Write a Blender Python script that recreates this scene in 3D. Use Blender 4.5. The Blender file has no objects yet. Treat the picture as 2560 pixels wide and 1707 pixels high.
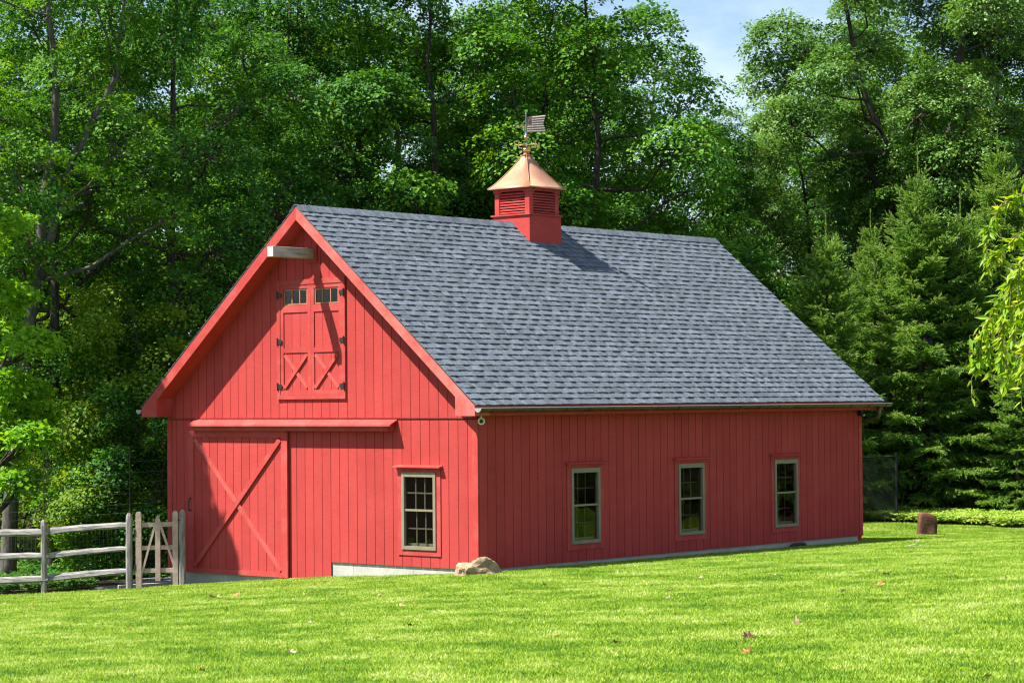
import bpy, math, random
import numpy as np
from mathutils import Vector, Matrix

SC = bpy.context.scene
COL = SC.collection
PI = math.pi
W, L = 7.315, 11.025            # barn: gable width, length

# ------------------------------------------------------------------ camera
YAW, PITCH, ROLL = -0.7143, 0.0260, -0.0086
CAM = Vector((31.3729, -26.9148, 2.617))
_f = Vector((math.sin(YAW)*math.cos(PITCH), math.cos(YAW)*math.cos(PITCH), math.sin(PITCH)))
_r0 = Vector((math.cos(YAW), -math.sin(YAW), 0)); _u0 = _r0.cross(_f)
_r = math.cos(ROLL)*_r0 + math.sin(ROLL)*_u0
_u = -math.sin(ROLL)*_r0 + math.cos(ROLL)*_u0
FPX = 5778.26
cd = bpy.data.cameras.new('camera'); cam = bpy.data.objects.new('camera', cd); COL.objects.link(cam)
cam.matrix_world = Matrix(((_r.x, _u.x, -_f.x, CAM.x), (_r.y, _u.y, -_f.y, CAM.y), (_r.z, _u.z, -_f.z, CAM.z), (0, 0, 0, 1)))
cd.sensor_width = 36; cd.sensor_fit = 'HORIZONTAL'; cd.lens = FPX*36/2560
cd.clip_start = 0.5; cd.clip_end = 2000
SC.camera = cam

# ------------------------------------------------------------------ light
TO_SUN = Vector((-0.67, -0.93, 1.80)).normalized()
w = bpy.data.worlds.new('World'); SC.world = w; w.use_nodes = True
nt = w.node_tree; bg = nt.nodes['Background']
sky = nt.nodes.new('ShaderNodeTexSky'); sky.sky_type = 'NISHITA'; sky.sun_disc = False
sky.sun_elevation = math.asin(TO_SUN.z); sky.sun_rotation = math.atan2(TO_SUN.x, TO_SUN.y) % (2*PI)
sky.air_density = 1.0; sky.dust_density = 0.2; sky.ozone_density = 3.0
# thin cirrus over the whole sky
tc = nt.nodes.new('ShaderNodeTexCoord'); mp = nt.nodes.new('ShaderNodeMapping'); mp.inputs['Scale'].default_value = (1.5, 3.5, 6.0)
ns = nt.nodes.new('ShaderNodeTexNoise'); ns.inputs['Scale'].default_value = 2.2; ns.inputs['Detail'].default_value = 8; ns.inputs['Roughness'].default_value = 0.6
rp = nt.nodes.new('ShaderNodeValToRGB'); rp.color_ramp.elements[0].position = 0.42; rp.color_ramp.elements[1].position = 0.80
rp.color_ramp.elements[0].color = (0.0, 0.0, 0.0, 1); rp.color_ramp.elements[1].color = (0.75, 0.75, 0.75, 1)
mx = nt.nodes.new('ShaderNodeMixRGB'); mx.inputs['Color2'].default_value = (8.6, 9.0, 9.4, 1)
nt.links.new(tc.outputs['Generated'], mp.inputs['Vector']); nt.links.new(mp.outputs['Vector'], ns.inputs['Vector'])
nt.links.new(ns.outputs['Fac'], rp.inputs['Fac']); nt.links.new(rp.outputs['Color'], mx.inputs['Fac'])
nt.links.new(sky.outputs['Color'], mx.inputs['Color1']); nt.links.new(mx.outputs['Color'], bg.inputs['Color'])
bg.inputs['Strength'].default_value = 0.066
sl = bpy.data.lights.new('sun', 'SUN'); sl.energy = 5.0; sl.angle = math.radians(0.53); sl.color = (1.0, 0.95, 0.86)
sun = bpy.data.objects.new('sun', sl); COL.objects.link(sun)
sun.rotation_euler = (-TO_SUN).to_track_quat('-Z', 'Y').to_euler(); sun.location = (0, 0, 40)
vs = SC.view_settings; vs.view_transform = 'Standard'; vs.look = 'None'; vs.gamma = 1.0; vs.exposure = 1.36; vs.use_curve_mapping = False
SC.cycles.max_bounces = 8; SC.cycles.diffuse_bounces = 4; SC.cycles.transmission_bounces = 4; SC.cycles.transparent_max_bounces = 8
SC.cycles.use_denoising = True
try:
    SC.cycles.denoiser = 'OPENIMAGEDENOISE'; SC.cycles.denoising_input_passes = 'RGB_ALBEDO_NORMAL'; SC.cycles.denoising_prefilter = 'ACCURATE'
except Exception: pass
SC.cycles.sample_clamp_indirect = 6.0
SC.cycles.filter_width = 1.2

def CP(px, d, z=0.0):
    """a place: px = direction across the view, d = metres ahead of the camera"""
    s = (px-1280)/FPX*d
    return Vector((CAM.x + d*math.sin(YAW) + s*math.cos(YAW), CAM.y + d*math.cos(YAW) - s*math.sin(YAW), z))

def ground_z(x, y):
    x = np.asarray(x, float); y = np.asarray(y, float)
    g = np.interp(x, [-60, -14, -6, .43, 2.42, 4.05, 6.9, 7.6, 31, 60, 400], [-1.4, -1.1, -.86, -.56, -.41, -.285, -.115, -.065, 1.25, 1.6, 1.6])
    g = g + .0129*np.clip(y, -60, 0) - .006*np.clip(y, 0, 12)
    t = np.clip((y-11)/6, 0, 1)*np.clip((x+6)/6, 0, 1); t = t*t*(3-2*t)
    return g*(1-t) + (-.36+.012*np.clip(y-21, 0, 30))*t
def gz(x, y): return float(ground_z(x, y))

# ------------------------------------------------------------------ materials
def N(nt, t, **kw):
    n = nt.nodes.new(t)
    for k, v in kw.items():
        if k in n.inputs: n.inputs[k].default_value = v
        else: setattr(n, k, v)
    return n
def newmat(name):
    m = bpy.data.materials.new(name); m.use_nodes = True
    return m, m.node_tree, m.node_tree.nodes['Principled BSDF']
def ramp(nt, stops):
    r = nt.nodes.new('ShaderNodeValToRGB'); e = r.color_ramp.elements
    while len(e) < len(stops): e.new(0.5)
    for i, (p, c) in enumerate(stops): e[i].position = p; e[i].color = (*c, 1)
    return r
def surf(name, c1, c2, scale=4, stretch=(1, 1, 1), rough=.7, spec=.3, metal=0, bump=0, bscale=None, detail=6, c3=None, per=None, blo=.35, bhi=.65):
    """noise-varied paint / stone / wood; per = strength of the piece-to-piece difference"""
    m, nt, b = newmat(name)
    g = N(nt, 'ShaderNodeNewGeometry'); mp = N(nt, 'ShaderNodeMapping'); mp.inputs['Scale'].default_value = stretch
    nt.links.new(g.outputs['Position'], mp.inputs['Vector'])
    n = N(nt, 'ShaderNodeTexNoise', Scale=scale, Detail=detail, Roughness=.6); nt.links.new(mp.outputs['Vector'], n.inputs['Vector'])
    r = ramp(nt, [(blo, c1), (bhi, c2)] + ([(min(bhi+.13, .99), c3)] if c3 else []))
    nt.links.new(n.outputs['Fac'], r.inputs['Fac']); out = r.outputs['Color']
    if per:
        oi = N(nt, 'ShaderNodeObjectInfo'); ad = N(nt, 'ShaderNodeMath', operation='ADD'); fr = N(nt, 'ShaderNodeMath', operation='FRACT')
        nt.links.new(g.outputs['Random Per Island'], ad.inputs[0]); nt.links.new(oi.outputs['Random'], ad.inputs[1]); nt.links.new(ad.outputs[0], fr.inputs[0])
        mr = N(nt, 'ShaderNodeMapRange'); mr.inputs['To Min'].default_value = 1-per; mr.inputs['To Max'].default_value = 1+per
        nt.links.new(fr.outputs[0], mr.inputs['Value'])
        hs = N(nt, 'ShaderNodeHueSaturation'); nt.links.new(mr.outputs[0], hs.inputs['Value']); nt.links.new(out, hs.inputs['Color']); out = hs.outputs['Color']
    nt.links.new(out, b.inputs['Base Color'])
    b.inputs['Roughness'].default_value = rough; b.inputs['Specular IOR Level'].default_value = spec; b.inputs['Metallic'].default_value = metal
    if bump:
        n2 = N(nt, 'ShaderNodeTexNoise', Scale=bscale or scale*6, Detail=5); nt.links.new(mp.outputs['Vector'], n2.inputs['Vector'])
        bp = N(nt, 'ShaderNodeBump', Strength=bump, Distance=.01); nt.links.new(n2.outputs['Fac'], bp.inputs['Height']); nt.links.new(bp.outputs['Normal'], b.inputs['Normal'])
    return m
def leafmat(name, cols, trans=.29, rough=.55, spec=.14, nscale=.5, tint=1.0):
    m, nt, b = newmat(name)
    g = N(nt, 'ShaderNodeNewGeometry'); oi = N(nt, 'ShaderNodeObjectInfo')
    n = N(nt, 'ShaderNodeTexNoise', Scale=nscale, Detail=2); nt.links.new(g.outputs['Position'], n.inputs['Vector'])
    a = N(nt, 'ShaderNodeMath', operation='MULTIPLY'); a.inputs[1].default_value = .62; nt.links.new(g.outputs['Random Per Island'], a.inputs[0])
    c = N(nt, 'ShaderNodeMath', operation='MULTIPLY_ADD'); c.inputs[1].default_value = .75; c.inputs[2].default_value = -.05
    nt.links.new(n.outputs['Fac'], c.inputs[0])
    s = N(nt, 'ShaderNodeMath', operation='ADD'); nt.links.new(a.outputs[0], s.inputs[0]); nt.links.new(c.outputs[0], s.inputs[1])
    k = len(cols); r = ramp(nt, [(.08+.88*i/(k-1), tuple(v*tint for v in cols[i])) for i in range(k)]); nt.links.new(s.outputs[0], r.inputs['Fac'])
    nt.links.new(r.outputs['Color'], b.inputs['Base Color']); b.inputs['Roughness'].default_value = rough; b.inputs['Specular IOR Level'].default_value = spec
    t = N(nt, 'ShaderNodeBsdfTranslucent'); hs = N(nt, 'ShaderNodeHueSaturation', Saturation=1.08, Value=1.6); hs.inputs['Hue'].default_value = .485
    nt.links.new(r.outputs['Color'], hs.inputs['Color']); nt.links.new(hs.outputs['Color'], t.inputs['Color'])
    mx = N(nt, 'ShaderNodeMixShader'); mx.inputs['Fac'].default_value = trans
    nt.links.new(b.outputs[0], mx.inputs[1]); nt.links.new(t.outputs[0], mx.inputs[2])
    nt.links.new(mx.outputs[0], nt.nodes['Material Output'].inputs['Surface'])
    return m

def red_paint(name, fade=0.0, sawn=True):  # fade: how far the pinkish patches go
    m, nt, b = newmat(name)
    g = N(nt, 'ShaderNodeNewGeometry'); oi = N(nt, 'ShaderNodeObjectInfo')
    n = N(nt, 'ShaderNodeTexNoise', Scale=1.3, Detail=6, Roughness=.65); nt.links.new(g.outputs['Position'], n.inputs['Vector'])
    r = ramp(nt, [(.3, (.385, .047, .044)), (.7, (.445, .059, .054))]); nt.links.new(n.outputs['Fac'], r.inputs['Fac']); col = r.outputs['Color']
    mr = N(nt, 'ShaderNodeMapRange'); mr.inputs['To Min'].default_value = .93; mr.inputs['To Max'].default_value = 1.06
    nt.links.new(oi.outputs['Random'], mr.inputs['Value'])
    hs = N(nt, 'ShaderNodeHueSaturation'); nt.links.new(mr.outputs[0], hs.inputs['Value']); nt.links.new(col, hs.inputs['Color']); col = hs.outputs['Color']
    mp = N(nt, 'ShaderNodeMapping'); mp.inputs['Scale'].default_value = (2.5, 2.5, 60); nt.links.new(g.outputs['Position'], mp.inputs['Vector'])
    n2 = N(nt, 'ShaderNodeTexNoise', Scale=2.0, Detail=4, Roughness=.7); nt.links.new(mp.outputs['Vector'], n2.inputs['Vector'])
    if sawn:   # rough-sawn marks across the board
        r2 = ramp(nt, [(.30, (.80, .80, .80)), (.5, (1, 1, 1)), (.72, (1.10, 1.12, 1.12))]); nt.links.new(n2.outputs['Fac'], r2.inputs['Fac'])
        mu = N(nt, 'ShaderNodeMixRGB', blend_type='MULTIPLY'); mu.inputs['Fac'].default_value = .8; nt.links.new(col, mu.inputs['Color1']); nt.links.new(r2.outputs['Color'], mu.inputs['Color2']); col = mu.outputs['Color']
        bp = N(nt, 'ShaderNodeBump', Strength=.35, Distance=.004); nt.links.new(n2.outputs['Fac'], bp.inputs['Height']); nt.links.new(bp.outputs['Normal'], b.inputs['Normal'])
    if fade:   # chalky pinkish patches, wear on the plain trim
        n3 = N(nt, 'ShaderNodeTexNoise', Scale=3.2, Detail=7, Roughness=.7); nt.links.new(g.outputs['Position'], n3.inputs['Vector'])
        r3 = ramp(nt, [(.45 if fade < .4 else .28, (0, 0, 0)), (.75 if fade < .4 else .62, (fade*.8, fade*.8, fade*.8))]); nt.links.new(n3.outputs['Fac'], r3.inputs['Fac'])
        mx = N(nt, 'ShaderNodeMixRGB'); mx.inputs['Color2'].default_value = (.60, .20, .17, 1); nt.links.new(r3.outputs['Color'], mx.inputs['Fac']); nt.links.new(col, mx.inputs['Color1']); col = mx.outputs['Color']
    nt.links.new(col, b.inputs['Base Color']); b.inputs['Roughness'].default_value = .7; b.inputs['Specular IOR Level'].default_value = .10
    return m

M = {}
M['red'] = red_paint('red_siding_paint'); M['trim'] = red_paint('red_trim_paint', fade=.39, sawn=False); M['pinkred'] = red_paint('pinkish_red_paint', fade=.85, sawn=False); M['pale'] = red_paint('pale_red_paint', fade=.42, sawn=False); M['core'] = surf('shaded_red_backing', (.07, .010, .010), (.10, .014, .014))  # core: the siding red darkened to carry the shade in the grooves
M['shingle'] = surf('grey_asphalt_shingle', (.077, .093, .118), (.140, .162, .195), scale=2.2, stretch=(6, 6, 6), rough=.85, spec=.25, bump=.6, bscale=60, per=.22)
M['underlay'] = surf('dark_roof_deck', (.02, .02, .022), (.035, .035, .04))
M['copper'] = surf('copper_sheet', (.44, .225, .14), (.60, .34, .215), scale=2.2, rough=.5, spec=.3, metal=.55, bump=.05)
M['copperball'] = surf('polished_copper', (.72, .30, .14), (.85, .42, .22), scale=6, rough=.16, metal=1)
M['brass'] = surf('brass', (.62, .44, .16), (.75, .55, .24), scale=8, rough=.3, metal=.9)
M['agedcopper'] = surf('aged_copper_flag', (.20, .13, .115), (.30, .215, .19), scale=9, rough=.5, metal=.4)
M['flagrib'] = surf('pinkish_copper_rib', (.50, .40, .38), (.62, .52, .50), scale=12, rough=.45, metal=.35)
M['steel'] = surf('grey_steel_rod', (.20, .22, .23), (.3, .33, .34), rough=.45, metal=.6)
M['darkmetal'] = surf('bronze_gutter_metal', (.085, .058, .042), (.14, .10, .075), scale=5, rough=.42, metal=.55, spec=.5)
M['zinc'] = surf('dull_grey_metal', (.33, .30, .33), (.42, .40, .42), scale=12, rough=.5, metal=.3)
M['black'] = surf('black_iron', (.012, .012, .014), (.025, .025, .027), scale=14, rough=.5, spec=.4)
M['tan'] = surf('taupe_window_frame', (.21, .18, .125), (.245, .21, .15), scale=6, rough=.5)
M['muntin'] = surf('dull_tan_muntin', (.15, .125, .085), (.18, .15, .105), scale=6, rough=.5)
M['muntindark'] = surf('shaded_inner_muntin', (.050, .046, .034), (.065, .060, .045), scale=6, rough=.5)  # side-window copy, their shade put into a darker tan
M['wood'] = surf('orange_bare_wood', (.33, .13, .075), (.42, .18, .10), scale=9, rough=.6)
M['white'] = surf('white_plastic', (.66, .68, .60), (.74, .76, .68), rough=.4)
M['concrete'] = surf('cast_concrete', (.36, .35, .31), (.47, .46, .42), scale=2.2, rough=.9, spec=.15, bump=.3, c3=(.52, .51, .46))
M['oldwood'] = surf('weathered_grey_wood', (.10, .10, .105), (.34, .32, .30), scale=2.4, stretch=(9, 9, 1.3), rough=.85, spec=.15, bump=.7, bscale=22, blo=.28, bhi=.62)
M['railwood'] = surf('split_rail_wood', (.085, .09, .105), (.34, .32, .30), scale=3.0, stretch=(1.5, 1.5, 11), rough=.85, spec=.15, bump=.9, bscale=20, blo=.30, bhi=.58)
M['gatewood'] = surf('fresh_pinkish_wood', (.39, .275, .22), (.53, .40, .335), scale=3, stretch=(2, 2, 3), rough=.8, spec=.2, bump=.4)
M['beam'] = surf('weathered_grey_beam', (.26, .27, .25), (.50, .49, .44), scale=3, stretch=(8, 1.2, 8), rough=.85, spec=.15, bump=.5)
M['beamend'] = surf('pale_end_grain', (.50, .46, .38), (.62, .58, .50), scale=12, rough=.9)
M['bark'] = surf('grey_brown_bark', (.032, .027, .022), (.10, .085, .07), scale=6, stretch=(2, 2, .5), rough=.95, spec=.1, bump=1, bscale=14)
M['barklight'] = surf('pale_grey_bark', (.06, .055, .047), (.16, .145, .125), scale=5, stretch=(2, 2, .6), rough=.95, spec=.1, bump=1, bscale=14)
M['twig'] = surf('brown_twig_bark', (.12, .075, .045), (.20, .13, .08), scale=8, rough=.9)
M['soil'] = surf('leaf_litter_soil', (.030, .022, .014), (.07, .055, .03), scale=7, rough=1, spec=.05, bump=1, bscale=30, c3=(.05, .075, .02))
M['lawnsoil'] = surf('lawn_thatch', (.055, .105, .014), (.10, .17, .026), scale=3, rough=1, spec=.05, bump=.6, bscale=60)
M['gravel'] = surf('grey_gravel', (.08, .08, .085), (.19, .19, .20), scale=26, rough=.95, bump=1, bscale=50, per=.3)
M['rock'] = surf('lichen_tan_rock', (.20, .14, .09), (.42, .30, .20), scale=4.5, rough=.95, spec=.1, bump=1, bscale=14, c3=(.34, .33, .27))
M['redstone'] = surf('rusty_brown_stone', (.075, .036, .024), (.155, .078, .05), scale=5, rough=.9, spec=.15, bump=1, bscale=16, c3=(.23, .145, .10))
M['wire'] = surf('thin_grey_wire', (.07, .085, .08), (.10, .12, .11), rough=.6, metal=.3)
M['vinyl'] = surf('black_vinyl_wire', (.010, .011, .012), (.02, .022, .025), rough=.65, spec=.15)
def glassmat():
    m, nt, b = newmat('window_glass'); nt.nodes.remove(b)
    fr = N(nt, 'ShaderNodeFresnel'); fr.inputs['IOR'].default_value = 1.46
    gl = N(nt, 'ShaderNodeBsdfGlossy'); gl.inputs['Roughness'].default_value = .015; tr = N(nt, 'ShaderNodeBsdfTransparent'); tr.inputs['Color'].default_value = (.82, .85, .83, 1)
    n = N(nt, 'ShaderNodeTexNoise', Scale=2.5, Detail=1); bp = N(nt, 'ShaderNodeBump', Strength=.06, Distance=.05); nt.links.new(n.outputs['Fac'], bp.inputs['Height']); nt.links.new(bp.outputs['Normal'], gl.inputs['Normal'])
    ge = N(nt, 'ShaderNodeNewGeometry'); iv = N(nt, 'ShaderNodeMath', operation='SUBTRACT'); iv.inputs[0].default_value = 1.0; nt.links.new(ge.outputs['Backfacing'], iv.inputs[1])
    mu = N(nt, 'ShaderNodeMath', operation='MULTIPLY'); nt.links.new(fr.outputs[0], mu.inputs[0]); nt.links.new(iv.outputs[0], mu.inputs[1])
    mx = N(nt, 'ShaderNodeMixShader'); nt.links.new(mu.outputs[0], mx.inputs[0]); nt.links.new(tr.outputs[0], mx.inputs[1]); nt.links.new(gl.outputs[0], mx.inputs[2])
    nt.links.new(mx.outputs[0], nt.nodes['Material Output'].inputs['Surface']); return m
M['glass'] = glassmat()
M['maple'] = leafmat('maple_leaf', [(.015, .080, .012), (.033, .13, .014), (.075, .205, .016), (.145, .29, .022)])
M['mapledark'] = leafmat('dark_maple_leaf', [(.012, .070, .014), (.026, .110, .018), (.052, .165, .020), (.10, .23, .024)])
M['maplelight'] = leafmat('bright_maple_leaf', [(.065, .20, .014), (.105, .27, .018), (.165, .35, .022), (.24, .42, .035)], trans=.45)
M['ash'] = leafmat('grey_green_leaf', [(.034, .105, .018), (.060, .16, .024), (.098, .215, .032), (.16, .27, .05)], rough=.45, spec=.25)
M['yellowleaf'] = leafmat('yellow_green_leaf', [(.06, .15, .012), (.10, .21, .018), (.16, .27, .022), (.22, .32, .03)], trans=.42)
M['spruce'] = leafmat('spruce_needle', [(.045, .14, .020), (.085, .205, .026), (.135, .265, .032), (.20, .33, .05)], trans=.25, rough=.6, spec=.25, nscale=.9)
M['sprucetip'] = leafmat('spruce_tip_needle', [(.12, .21, .035), (.18, .29, .05), (.26, .36, .07)], trans=.25, rough=.6, spec=.25, nscale=.9)
M['cherry'] = leafmat('weeping_cherry_leaf', [(.05, .15, .014), (.12, .27, .018), (.24, .38, .022), (.38, .43, .05)], trans=.45, rough=.45, spec=.25, nscale=4)
M['pach'] = leafmat('ground_cover_leaf', [(.08, .19, .02), (.15, .29, .03), (.26, .39, .05), (.42, .50, .12)], trans=.3, nscale=1.6)
M['pachshade'] = leafmat('shaded_ground_cover_leaf', [(.02, .07, .014), (.035, .105, .02), (.06, .14, .026), (.10, .17, .03)], trans=.25, nscale=1.6)  # same plant as the bright band, the bed's shade put into its greens

def grassmat():
    m, nt, b = newmat('grass_blade')
    g = N(nt, 'ShaderNodeNewGeometry'); oi = N(nt, 'ShaderNodeObjectInfo')
    n = N(nt, 'ShaderNodeTexNoise', Scale=.8, Detail=7, Roughness=.66); mp = N(nt, 'ShaderNodeMapping'); mp.inputs['Rotation'].default_value = (0, 0, .5); mp.inputs['Scale'].default_value = (1.0, 1.7, 1)
    nt.links.new(g.outputs['Position'], mp.inputs['Vector']); nt.links.new(mp.outputs['Vector'], n.inputs['Vector'])
    n2 = N(nt, 'ShaderNodeTexNoise', Scale=2.6, Detail=3); nt.links.new(mp.outputs['Vector'], n2.inputs['Vector'])
    a = N(nt, 'ShaderNodeMath', operation='MULTIPLY_ADD'); a.inputs[1].default_value = .40; a.inputs[2].default_value = -.20; nt.links.new(g.outputs['Random Per Island'], a.inputs[0])
    s = N(nt, 'ShaderNodeMath', operation='ADD'); nt.links.new(n.outputs['Fac'], s.inputs[0]); nt.links.new(a.outputs[0], s.inputs[1])
    a2 = N(nt, 'ShaderNodeMath', operation='MULTIPLY_ADD'); a2.inputs[1].default_value = .4; a2.inputs[2].default_value = -.2; nt.links.new(n2.outputs['Fac'], a2.inputs[0])
    s2 = N(nt, 'ShaderNodeMath', operation='ADD'); nt.links.new(s.outputs[0], s2.inputs[0]); nt.links.new(a2.outputs[0], s2.inputs[1])
    r = ramp(nt, [(.26, (.060, .17, .022)), (.40, (.15, .30, .012)), (.53, (.26, .41, .020)), (.66, (.41, .51, .075)), (.84, (.70, .70, .36))]); nt.links.new(s2.outputs[0], r.inputs['Fac'])
    nt.links.new(r.outputs['Color'], b.inputs['Base Color']); b.inputs['Roughness'].default_value = .5; b.inputs['Specular IOR Level'].default_value = .18
    t = N(nt, 'ShaderNodeBsdfTranslucent'); nt.links.new(r.outputs['Color'], t.inputs['Color'])
    mx = N(nt, 'ShaderNodeMixShader'); mx.inputs['Fac'].default_value = .35; nt.links.new(b.outputs[0], mx.inputs[1]); nt.links.new(t.outputs[0], mx.inputs[2])
    nt.links.new(mx.outputs[0], nt.nodes['Material Output'].inputs['Surface']); return m
M['grass'] = grassmat()

# ------------------------------------------------------------------ mesh helpers
class MB:
    def __init__(s): s.v = []; s.f = []
    def add(s, vs, fs):
        b = len(s.v); s.v += [tuple(p) for p in vs]; s.f += [tuple(i+b for i in f) for f in fs]; return s
    def box(s, x0, x1, y0, y1, z0, z1):
        x0, x1 = min(x0, x1), max(x0, x1); y0, y1 = min(y0, y1), max(y0, y1); z0, z1 = min(z0, z1), max(z0, z1)
        return s.add([(x0, y0, z0), (x1, y0, z0), (x1, y1, z0), (x0, y1, z0), (x0, y0, z1), (x1, y0, z1), (x1, y1, z1), (x0, y1, z1)],
                     [(0, 3, 2, 1), (4, 5, 6, 7), (0, 1, 5, 4), (1, 2, 6, 5), (2, 3, 7, 6), (3, 0, 4, 7)])
    def prism(s, poly, fn):
        """poly: 2-D outline; fn(u, v, k) -> xyz for k = 0, 1 (the two ends)"""
        n = len(poly); a = [fn(u, v, 0) for u, v in poly]; b = [fn(u, v, 1) for u, v in poly]
        nrm = Vector(b[0])-Vector(a[0]); area = Vector((0, 0, 0))
        for i in range(n): area += Vector(a[i]).cross(Vector(a[(i+1) % n]))
        flip = area.dot(nrm) > 0
        f = [tuple(range(n)), tuple(range(2*n-1, n-1, -1))] + [(i, i+n, (i+1) % n+n, (i+1) % n) for i in range(n)]
        if flip: f = [tuple(reversed(q)) for q in f]
        return s.add(a+b, f)
    def bar(s, p, q, w, h, up=(0, 0, 1)):
        p, q = Vector(p), Vector(q); d = (q-p).normalized(); x = d.cross(Vector(up)).normalized(); u = x.cross(d)
        c = [(-w/2, -h/2), (w/2, -h/2), (w/2, h/2), (-w/2, h/2)]
        return s.add([p+x*a+u*b for a, b in c]+[q+x*a+u*b for a, b in c], [(0, 1, 2, 3), (7, 6, 5, 4), (0, 4, 5, 1), (1, 5, 6, 2), (2, 6, 7, 3), (3, 7, 4, 0)])
    def tube(s, pts, rads, n=6, cap=True):
        pts = [Vector(p) for p in pts]
        if not hasattr(rads, '__len__'): rads = [rads]*len(pts)
        rings = []; prev = None
        for i, p in enumerate(pts):
            d = (pts[min(i+1, len(pts)-1)]-pts[max(i-1, 0)]).normalized()
            x = d.orthogonal().normalized() if prev is None else (prev-d*prev.dot(d)).normalized()
            prev = x; y = d.cross(x)
            rings.append([p+(x*math.cos(2*PI*k/n)+y*math.sin(2*PI*k/n))*rads[i] for k in range(n)])
        b = len(s.v)
        for r in rings: s.v += [tuple(q) for q in r]
        for i in range(len(pts)-1):
            for k in range(n): s.f.append((b+i*n+k, b+i*n+(k+1) % n, b+(i+1)*n+(k+1) % n, b+(i+1)*n+k))
        if cap: s.f.append(tuple(b+k for k in range(n-1, -1, -1))); s.f.append(tuple(b+(len(pts)-1)*n+k for k in range(n)))
        return s
    def sphere(s, c, r, nu=14, nv=9):
        c = Vector(c); vs = [c+Vector((0, 0, -r))]
        for j in range(1, nv):
            a = -PI/2+PI*j/nv
            for i in range(nu): t = 2*PI*i/nu; vs.append(c+Vector((r*math.cos(a)*math.cos(t), r*math.cos(a)*math.sin(t), r*math.sin(a))))
        vs.append(c+Vector((0, 0, r))); fs = []
        for i in range(nu): fs.append((0, 1+(i+1) % nu, 1+i)); fs.append((len(vs)-1, 1+(nv-2)*nu+i, 1+(nv-2)*nu+(i+1) % nu))
        for j in range(nv-2):
            for i in range(nu): a = 1+j*nu; fs.append((a+i, a+(i+1) % nu, a+nu+(i+1) % nu, a+nu+i))
        return s.add(vs, fs)
    def mesh(s, name, mat, smooth=False):
        me = bpy.data.meshes.new(name); me.from_pydata(s.v, [], s.f); me.materials.append(mat)
        if smooth: me.shade_smooth()
        me.update(); return me

def npmesh(name, co, loops, sizes, mat):
    me = bpy.data.meshes.new(name); nv = len(co); me.vertices.add(nv); me.vertices.foreach_set('co', np.ascontiguousarray(co, np.float32).ravel())
    me.loops.add(len(loops)); me.loops.foreach_set('vertex_index', np.ascontiguousarray(loops, np.int32))
    me.polygons.add(len(sizes)); st = np.zeros(len(sizes), np.int32); st[1:] = np.cumsum(sizes)[:-1]
    me.polygons.foreach_set('loop_start', st); me.polygons.foreach_set('loop_total', np.ascontiguousarray(sizes, np.int32))
    me.materials.append(mat); me.update(calc_edges=True); me.validate(); return me

def place(name, data, parent=None, label=None, category=None, group=None, kind=None):
    o = bpy.data.objects.new(name, data); COL.objects.link(o)
    if parent is not None:
        o.parent = parent
        if parent.type == 'EMPTY': o.matrix_parent_inverse = Matrix.Translation(-parent.location)
    for k, v in (('label', label), ('category', category), ('group', group), ('kind', kind)):
        if v: o[k] = v
    return o
def thing(name, loc, label, category, group=None):
    o = bpy.data.objects.new(name, None); COL.objects.link(o); o.location = loc; o.empty_display_size = .2
    o['label'] = label; o['category'] = category
    if group: o['group'] = group
    return o
def part(name, mb, mat, parent, smooth=False, **kw): return place(name, mb.mesh(name, mat, smooth), parent, **kw)
def bevel(o, w=.004):
    m = o.modifiers.new('bevel', 'BEVEL'); m.width = w; m.segments = 2; m.limit_method = 'ANGLE'

# ================================================================== GROUND
def terrain(name, xs, ys, dz, mat, mask=None, kind='structure'):
    X, Y = np.meshgrid(xs, ys, indexing='ij'); Z = ground_z(X, Y)+dz
    nx, ny = len(xs), len(ys); co = np.stack([X, Y, Z], -1).reshape(-1, 3)
    i, j = np.meshgrid(np.arange(nx-1), np.arange(ny-1), indexing='ij')
    q = np.stack([i*ny+j, (i+1)*ny+j, (i+1)*ny+j+1, i*ny+j+1], -1).reshape(-1, 4)
    if mask is not None:
        c = co[q].mean(1); q = q[mask(c[:, 0], c[:, 1])]
    me = npmesh(name, co, q.ravel(), np.full(len(q), 4), mat); me.shade_smooth()
    return place(name, me, kind=kind)
FP = [Vector((-2.02, -2.96)), Vector((-.89, -1.98)), Vector((.237, -1.01)), Vector((.92, -.42))]   # fence line, left to right
fdir = (FP[3]-FP[0]).normalized(); fnrm = Vector((fdir.y, -fdir.x))        # towards the lawn
def lawn_mask(x, y, m=0.0):
    x = np.asarray(x); y = np.asarray(y)
    front = ((x-FP[1].x)*fnrm.x+(y-FP[1].y)*fnrm.y > -.05+m)
    a = (y < -.0-m) & front
    b = (x > W+.10+m) & (y >= -.0-m) & (y < 19.9-.12*(x-4)+.12*np.sin(x*3.1))
    c = (y > L+.02+m) & (x <= W+.2) & (x > -1.5) & (y < 20.4-.12*(x-4)+.12*np.sin(x*3.1))
    return a | b | c
far = [-900, -400, -200, -120, -80, -60]
terrain('ground', np.array(far+list(np.arange(-45, 46, 1.5))+[60, 80, 120, 200, 400, 900]), np.array(far+list(np.arange(-45, 61, 1.5))+[80, 120, 200, 400, 900]), -.03, M['soil'])
terrain('lawn', np.arange(-14, 40, .25), np.arange(-26, 22.1, .25), 0, M['lawnsoil'], mask=lawn_mask)

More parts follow.
